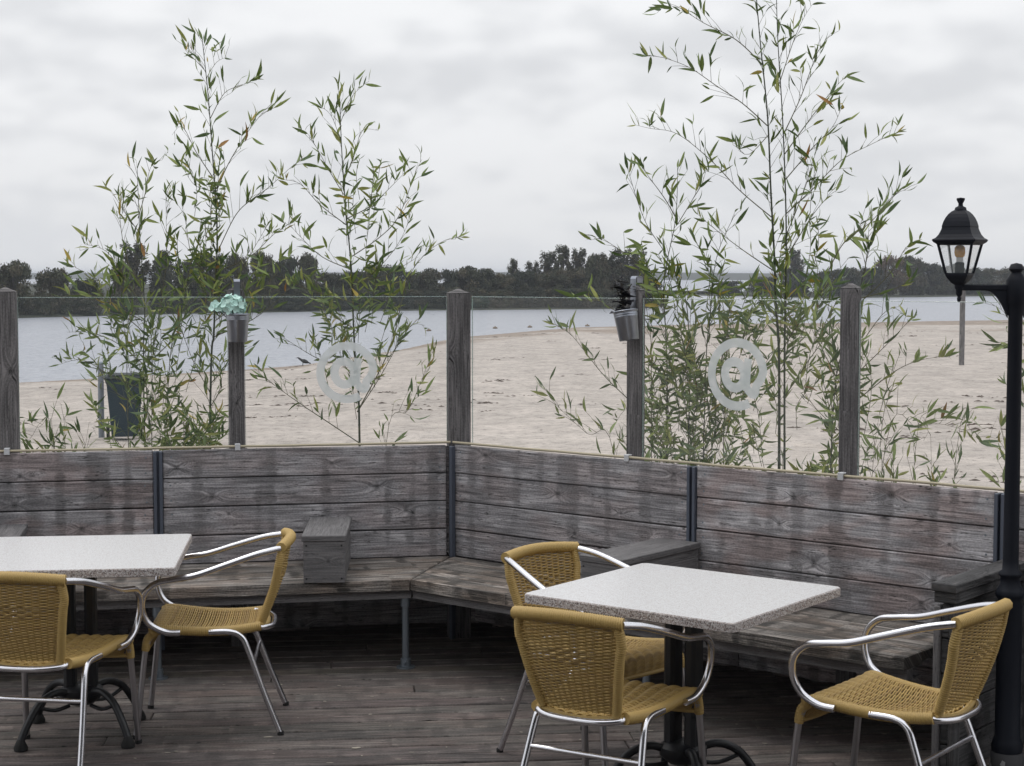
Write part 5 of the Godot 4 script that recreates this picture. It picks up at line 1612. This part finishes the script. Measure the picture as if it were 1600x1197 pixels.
func far_shore() -> void:
	var dark := [[0.040, 0.048, 0.032], [0.060, 0.063, 0.038]]
	var olive := [[0.060, 0.065, 0.038], [0.080, 0.072, 0.044]]
	var rust := [[0.115, 0.080, 0.052], [0.082, 0.076, 0.045]]
	for k in 4: crowns.append(make_crown(900 + k, 5.0, 4.0, 0.08, 64, 9000, 0.13, dark if k % 2 == 0 else olive, 0.78))
	for k in 2: crowns.append(make_crown(950 + k, 2.6, 6.0, 0.2, 70, 5200, 0.085, olive, 0.55))      # tall, airy
	crowns.append(make_crown(970, 5.0, 4.4, 0.1, 34, 7000, 0.15, rust))
	var r := RandomNumberGenerator.new()
	r.seed = 17
	# left and middle of the lake: a continuous belt of rounded scrub
	var line := [[-60.0, -110.0], [-38.3, -126.0], [-29.4, -140.5], [-17.1, -150.5], [-6.0, -156.0], [9.0, -161.5], [14.0, -167.5]]
	# [x in metres at the shore, height in metres]
	var tops := [[-45.0, 4.0], [-41.5, 4.1], [-38.4, 4.0], [-36.3, 3.6], [-34.4, 3.1], [-32.2, 3.9], [-29.8, 4.9], [-28.0, 4.6], [-26.2, 4.7], [-24.2, 4.9], [-22.2, 4.7], [-20.4, 4.7], [-18.6, 4.9], [-16.6, 3.9], [-14.8, 4.1], [-12.8, 4.0], [-11.0, 3.8], [-9.3, 3.6], [-7.6, 3.8], [-5.8, 4.1], [-4.4, 4.2], [-2.6, 3.7], [-0.8, 3.4], [1.0, 3.7], [2.8, 3.8], [4.6, 4.0], [6.4, 4.3], [8.4, 4.7], [10.4, 4.9], [12.2, 4.2], [13.6, 3.0]]
	for t in tops:
		var x: float = t[0]
		var z := -130.0
		for i in line.size() - 1:
			if x >= line[i][0] and x <= line[i + 1][0]:
				z = lerpf(line[i][1], line[i + 1][1], (x - line[i][0]) / (line[i + 1][0] - line[i][0]))
		var k := r.randi() % 4
		far_tree("willow_scrub", k, Vector3(x, LAKE + 0.1, z - 2.2), 0.66 * r.randf_range(0.8, 1.15), t[1] / 4.0 * r.randf_range(0.9, 1.16), r.randf() * TAU, "rounded dark willow scrub in the belt along the far shore", "willow scrub on the far shore")
		# lower growth at the water's edge in front
		for extra in 2:
			far_tree("shore_bush", r.randi() % 4, Vector3(x + r.randf_range(-1.2, 1.2), LAKE + 0.05, z - 0.35), 0.5, 0.45 * r.randf_range(0.8, 1.2), r.randf() * TAU, "low bush at the water's edge below the far willow scrub", "low bushes at the far water's edge")
	for t in [[0.1, 4.9, 0.8], [2.2, 4.7, 1.0], [3.5, 5.7, 1.1], [4.9, 6.3, 1.3], [6.5, 6.0, 1.3], [8.0, 5.3, 1.2], [9.6, 5.6, 1.2], [11.0, 6.1, 1.3], [12.3, 5.9, 1.2]]:
		far_tree("tall_willow", 4 + r.randi() % 2, Vector3(t[0], LAKE + 0.3, -164.5), t[2], t[1] / 6.0, r.randf() * TAU, "tall airy willow rising above the scrub on the far shore", "tall willows on the far shore")
	far_tree("round_willow", 4, Vector3(-32.6, LAKE + 0.3, -144.5), 1.5, 1.05, 0.4, "single taller feathery willow behind the bamboo, above the shore scrub", "")
	# the second wooded bank, farther off
	for t in [[34.0, 2.4], [38.0, 3.0], [42.0, 3.7], [46.0, 4.2], [49.6, 4.4], [53.4, 4.6], [57.0, 5.6], [60.6, 6.3], [64.2, 5.4], [68.0, 5.0], [72.0, 4.6], [76.0, 4.4], [80.0, 4.6], [84.0, 4.8], [89.0, 5.0]]:
		var x: float = t[0]
		var z := lerpf(-262.0, -238.0, (x - 32.0) / 13.0) if x < 45.0 else lerpf(-238.0, -267.0, (x - 45.0) / 36.0)
		var rusty := absf(x - 57.0) < 0.5
		far_tree("bank_tree", 6 if rusty else r.randi() % 4, Vector3(x, LAKE + 0.1, z - 2.5), 1.05, t[1] / 4.0, r.randf() * TAU, "reddish brown tinted tree among the distant green ones" if rusty else "dark leafy tree on the more distant wooded bank", "" if rusty else "trees on the more distant bank")
	far_tree("lone_tree", 5, Vector3(42.5, LAKE + 0.3, -252.0), 1.9, 1.25, 0.0, "slender olive tree standing up behind the tall bamboo on the distant bank", "")
	for k in 12:
		far_tree("spit_bush", r.randi() % 4, Vector3(12.0 + k * 2.1, LAKE, -276.0 + k * 0.6), 0.5, 0.22 * r.randf_range(0.7, 1.3), r.randf() * TAU, "very low bush on the narrow spit of land out in the lake", "bushes on the spit")

# ------------------------------------------------------------------ small things on the beach and the water
func bird(called: String, at: Vector3, turn: float, s: float, m: Material, label: String) -> void:
	var g := Geo.new()
	g.tube(spline([Vector3(0.30, 0.30, 0), Vector3(0.24, 0.305, 0), Vector3(0.19, 0.31, 0), Vector3(0.12, 0.27, 0), Vector3(0.02, 0.21, 0), Vector3(-0.10, 0.175, 0), Vector3(-0.22, 0.13, 0), Vector3(-0.32, 0.10, 0)], 0.025), _bird_radii(), 9)
	for z in [-0.03, 0.03]:
		g.tube(PackedVector3Array([Vector3(-0.01, 0.15, z), Vector3(0.0, 0.07, z), Vector3(0.005, 0.004, z), Vector3(0.05, 0.003, z)]), 0.008, 5)
	var o := obj(called, g, m, null, at)
	o.transform.basis = Basis(Vector3.UP, turn).scaled(Vector3.ONE * s)
	tag(o, label, "bird")

func _bird_radii() -> Array:
	var n := spline([Vector3(0.30, 0.30, 0), Vector3(0.24, 0.305, 0), Vector3(0.19, 0.31, 0), Vector3(0.12, 0.27, 0), Vector3(0.02, 0.21, 0), Vector3(-0.10, 0.175, 0), Vector3(-0.22, 0.13, 0), Vector3(-0.32, 0.10, 0)], 0.025).size()
	var keys := [0.004, 0.016, 0.042, 0.048, 0.085, 0.07, 0.03, 0.022]
	var out := []
	for k in n:
		var x := float(k) / (n - 1) * 6.999
		out.append(lerpf(keys[int(x)], keys[int(x) + 1], x - int(x)))
	return out

func small_things() -> void:
	bird("crow", Vector3(-7.25, sand_height(-7.25, -57.6), -57.6), PI * 0.93, 0.9, M.crow, "black crow standing at the water's edge of the beach")
	bird("gull", Vector3(1.29, LAKE + 0.0, -85.5), 0.4, 0.55, M.gull, "small pale grey gull at the edge of the lake")
	for p in [[-4.85, 97.0], [-1.03, 101.5], [1.11, 103.5], [3.0, 104.5], [4.8, 106.0]]:
		var g := Geo.new()
		g.lathe([Vector2(0.02, -0.05), Vector2(0.12, -0.03), Vector2(0.16, 0.03), Vector2(0.12, 0.09), Vector2(0.03, 0.115), Vector2(0.03, 0.15), Vector2(0, 0.155)], 12)
		var o := obj("swim_float", g, M.float_, null, Vector3(p[0], LAKE, -p[1]))
		tag(o, "small brown float bobbing on the lake off the beach", "float", "floats marking the swimming area")

	# bathing-beach pole
	var pr := thing("beach_pole", "tall slim grey timber pole standing alone on the sand", "pole", Vector3(12.81, sand_height(12.81, -47.35) - 0.05, -47.35))
	var g := Geo.new()
	g.box(Vector3(2.75, 0.13, 0.13), 0.015, Vector3(0, 1.32, 0), Vector2.ZERO, Vector2.ONE, Basis(Vector3(0, 1, 0), Vector3(-1, 0, 0), Vector3(0, 0, 1)))
	obj("shaft", g, M.post, pr)
	var cp := Geo.new()
	cp.lathe([Vector2(0.095, 0.0), Vector2(0.0, 0.05)], 4, Vector3.ZERO, Basis.IDENTITY, false, PI / 4)
	obj("cap", cp, M.post, pr, Vector3(0, 2.697, 0))

	var px := -6.44
	var pz := -26.0
	var br := thing("round_pole", "short round grey pole beside the waste bin on the sand", "pole", Vector3(px, sand_height(px, pz) - 0.05, pz))
	var g2 := Geo.new()
	g2.tube(PackedVector3Array([Vector3(0, 0, 0), Vector3(0, 0.6, 0), Vector3(0.005, 1.22, 0)]), [0.047, 0.046, 0.045], 14)
	obj("shaft", g2, mat(srgb(0.17, 0.19, 0.22), 0.6), br)
	var g3 := Geo.new()
	g3.lathe([Vector2(0.048, 0.0), Vector2(0.048, 0.02), Vector2(0.03, 0.035), Vector2(0, 0.038)], 14)
	obj("cap", g3, M.galv, br, Vector3(0.005, 1.215, 0))

	# wheeled waste bin
	var bx := -5.98
	var bz := -25.6
	var root := thing("wheelie_bin", "dark blue green wheeled waste bin half hidden by the bamboo", "bin", Vector3(bx, sand_height(bx, bz), bz), 0.25)
	var b := Geo.new()
	var lo := [Vector3(-0.2, 0.06, 0.22), Vector3(0.2, 0.06, 0.22), Vector3(0.2, 0.06, -0.22), Vector3(-0.2, 0.06, -0.22)]
	var hi := [Vector3(-0.27, 0.92, 0.32), Vector3(0.27, 0.92, 0.32), Vector3(0.27, 0.92, -0.3), Vector3(-0.27, 0.92, -0.3)]
	for k in 4:
		var k2 := (k + 1) % 4
		b.quad(lo[k], lo[k2], hi[k2], hi[k], Vector2.ZERO, Vector2.ZERO, Vector2.ZERO, Vector2.ZERO, lo[k] + lo[k2] - Vector3(0, 0.12, 0))
	b.quad(lo[0], lo[1], lo[2], lo[3], Vector2.ZERO, Vector2.ZERO, Vector2.ZERO, Vector2.ZERO, Vector3.DOWN)
	b.box(Vector3(0.57, 0.05, 0.65), 0.01, Vector3(0, 0.915, 0.01))
	obj("body", b, M.bin, root)
	var l := Geo.new()
	l.box(Vector3(0.6, 0.045, 0.70), 0.02, Vector3(0, 0.965, 0.01))
	l.box(Vector3(0.5, 0.03, 0.56), 0.014, Vector3(0, 1.0, 0.0))
	obj("lid", l, M.bin_lid, root)
	var hd := Geo.new()
	hd.tube(PackedVector3Array([Vector3(-0.22, 0.95, -0.4), Vector3(0, 0.95, -0.4), Vector3(0.22, 0.95, -0.4)]), 0.015, 8)
	for s in [-1.0, 1.0]: hd.box(Vector3(0.03, 0.04, 0.12), 0.005, Vector3(s * 0.22, 0.945, -0.35))
	obj("handle", hd, M.bin_lid, root)
	for s in [-1.0, 1.0]:
		var w := Geo.new()
		w.lathe([Vector2(0, -0.025), Vector2(0.08, -0.025), Vector2(0.1, -0.015), Vector2(0.1, 0.015), Vector2(0.08, 0.025), Vector2(0, 0.025)], 18, Vector3.ZERO, Basis(Vector3.BACK, PI / 2))
		obj("wheel", w, M.rubber, root, Vector3(s * 0.25, 0.1, -0.24))

# ------------------------------------------------------------------ build
func _ready() -> void:
	view()
	rng.seed = 99
	materials()
	setting()
	deck()

	unseen_pavilion()
	plank_wall(true, 3, "weathered grey plank wall left of the corner with the mint flower pot above")
	plank_wall(false, 3, "weathered plank wall right of the corner running behind the lamp post")
	rope_light(true, 4.2, [1.064, 2.16], "cream rope light on top of the wall below the mint flower pot")
	rope_light(false, 4.2, [1.089, 2.196], "cream rope light on top of the wall below the tilted pot")

	var pl := [on_wall(true, 3.28, -0.07), on_wall(true, 2.16, -0.07), on_wall(true, 1.064, -0.07), on_wall(true, -0.051, -0.07), on_wall(false, 1.089, -0.07), on_wall(false, 2.196, -0.07), on_wall(false, 3.3, -0.07)]
	timber_post(pl[1], true, 0.105, 0.07, 1.79, "thick grey timber post at the end of the left glass run")
	timber_post(pl[2], true, 0.078, 0.05, 1.795, "grey timber post that carries the pot of mint flowers")
	timber_post(pl[3], true, 0.112, 0.09, 1.779, "broad knotted grey timber post at the corner of the balustrade")
	timber_post(pl[4], false, 0.078, 0.045, 1.80, "grey timber post that carries the tilted zinc pot")
	timber_post(pl[5], false, 0.08, 0.045, 1.815, "grey timber post between the tall bamboo and the lamp post")
	timber_post(pl[0], true, 0.08, 0.05, 1.79, "slim grey timber post beyond the thick end post")
	timber_post(pl[6], false, 0.08, 0.045, 1.80, "slim grey timber post behind the lamp post")
	glass_pane(pl[0], pl[1], 0.06, 0.056, true, "clear glass pane beyond the thick end post", -10.0)
	glass_pane(pl[1], pl[2], 0.056, 0.042, true, "clear glass pane in front of the waste bin and bushy bamboo", -10.0)
	glass_pane(pl[2], pl[3], 0.042, 0.06, true, "clear glass pane with frosted at sign left of the corner post", 0.0)
	glass_pane(pl[3], pl[4], 0.1, 0.042, false, "clear unmarked glass pane right of the corner post", -10.0)
	glass_pane(pl[4], pl[5], 0.042, 0.043, false, "clear glass pane with frosted at sign before the dense bamboo", 0.0)
	glass_pane(pl[5], pl[6], 0.043, 0.043, false, "clear glass pane beside the lamp post with the beach pole behind", -10.0)

	bench(true, 4.0, [-1.0, 1.45], "weathered grey bench arm below the left plank wall")
	bench(false, 2.80, [1.6], "weathered grey bench arm below the right plank wall")
	divider(Vector2(-0.884, -7.915), deg_to_rad(3.0), 0.19, 0.60, 0.222, M.box, "small grey wooden armrest box with lid on the left bench arm")
	var b3 := on_wall(true, 2.17, 0.308)
	divider(b3, wall_turn(true), 0.19, 0.60, 0.222, M.box, "grey wooden armrest box on the bench behind the left granite table")
	var b2 := on_wall(false, 1.39, 0.308)
	divider(b2, wall_turn(false), 0.21, 0.60, 0.222, M.box, "grey wooden armrest box on the bench behind the granite table")
	end_panel()

	table(Vector2(0.605, -5.79), deg_to_rad(-37.0) , 0.835, 0.785, "square speckled granite table with three wicker chairs around it")
	table(Vector2(-1.735, -6.61), deg_to_rad(6.5), 0.83, 0.84, "granite table by the left wall with two wicker chairs")

	var spots := [
		[Vector2(0.325, -5.51), Vector2(0.50, -0.865), "wicker chair with its back to the viewer at the three-chair table"],
		[Vector2(0.317, -6.313), Vector2(0.68, 0.73), "wicker chair partly hidden behind the three-chair table, beside the bench"],
		[Vector2(1.295, -5.513), Vector2(-0.776, -0.63), "wicker chair beside the lamp post facing the three-chair table"],
		[Vector2(-1.238, -6.81), Vector2(-0.995, 0.09), "wicker chair seen side on at the left table"],
		[Vector2(-1.754, -6.237), Vector2(0.15, -0.989), "wicker chair with its back to the viewer at the left table"]]
	var first: Node3D
	for k in spots.size():
		var p: Vector2 = spots[k][0]
		var f: Vector2 = spots[k][1]
		var a := atan2(f.x, f.y)
		if k == 0:
			first = make_chair(spots[0][2])
			first.position = Vector3(p.x, 0, p.y)
			first.rotation.y = a
		else:
			copy(first, spots[k][2], Vector3(p.x, 0, p.y), a)
	lamp_post(Vector3(1.845, 0, -6.1))

	var q1 := on_wall(true, 1.058, -0.07) + LN * 0.092
	pot(Vector3(q1.x, 1.66, q1.y), wall_turn(true), 0.0, 1.83, "zinc pot with mint flowers hooked over a balustrade post")
	hydrangea(Vector3(q1.x, 1.66, q1.y))
	var q2 := on_wall(false, 1.089, -0.07) + RN * 0.0865
	pot(Vector3(q2.x, 1.685, q2.y), wall_turn(false), deg_to_rad(10.0), 1.845, "tilted zinc pot with a withered plant hooked over a post")
	dried_plant(Vector3(q2.x, 1.685, q2.y))

	leaf_meshes()
	bamboo("bamboo_clump", "bushy bamboo clump in front of the waste bin behind the glass", "clump_left", {"bare": 0.3, "thick": [[-0.12, 0.45, 0.6, 1.6, 0.2, 84], [-0.14, 0.25, 0.5, 1.35, 0.2, 55], [-0.32, 0.42, 1.5, 2.3, 0.16, 28]]})
	bamboo("bamboo_clump", "tall single bamboo cane rising behind the mint flower pot", "tall_left", {"bare": 0.35, "thick": [[-0.25, 0.12, 1.1, 1.7, 0.12, 8], [-0.2, 0.3, 1.7, 2.5, 0.14, 15], [-0.08, 0.1, 2.3, 3.1, 0.1, 9]]})
	bamboo("bamboo_clump", "slim open bamboo cane behind the pane left of the corner post", "slim_mid", {"bare": 0.5, "thick": [[-0.3, 0.3, 1.75, 2.45, 0.14, 15], [-0.1, 0.12, 2.2, 2.9, 0.1, 9]]})
	bamboo("bamboo_clump", "dense dark bamboo thicket right of the tilted zinc pot", "clump_right", {"bare": 0.2, "thick": [[-0.2, 0.34, 0.6, 1.9, 0.2, 104], [-0.2, 0.5, 0.55, 1.2, 0.2, 26], [-0.25, 0.55, 1.7, 2.5, 0.16, 46]]})
	bamboo("bamboo_clump", "tallest bamboo with twin canes behind the frosted pane by the lamp", "tall_right", {"bare": 0.42, "thick": [[-0.3, 0.28, 0.6, 1.5, 0.15, 20], [-0.3, 0.3, 1.3, 2.2, 0.15, 22], [-0.08, 0.24, 2.0, 3.0, 0.12, 11]]})
	bamboo("bamboo_clump", "bamboo leaning out behind the post nearest the lamp", "leaning_right", {"bare": 0.4, "thick": [[-0.22, 0.1, 0.6, 1.7, 0.15, 18], [-0.12, 0.24, 1.7, 2.15, 0.12, 12]]})
	bamboo("bamboo_clump", "low bamboo shoots behind the glass beside the lamp post", "low_right", {"bare": 0.5})
	bamboo("bamboo_clump", "low bamboo shoots behind the glass beside the thick end post", "low_left", {"bare": 0.5})
	bamboo("bamboo_clump", "bamboo spray reaching in from behind the lamp post", "far_right", {"bare": 0.6})
	far_shore()
	small_things()
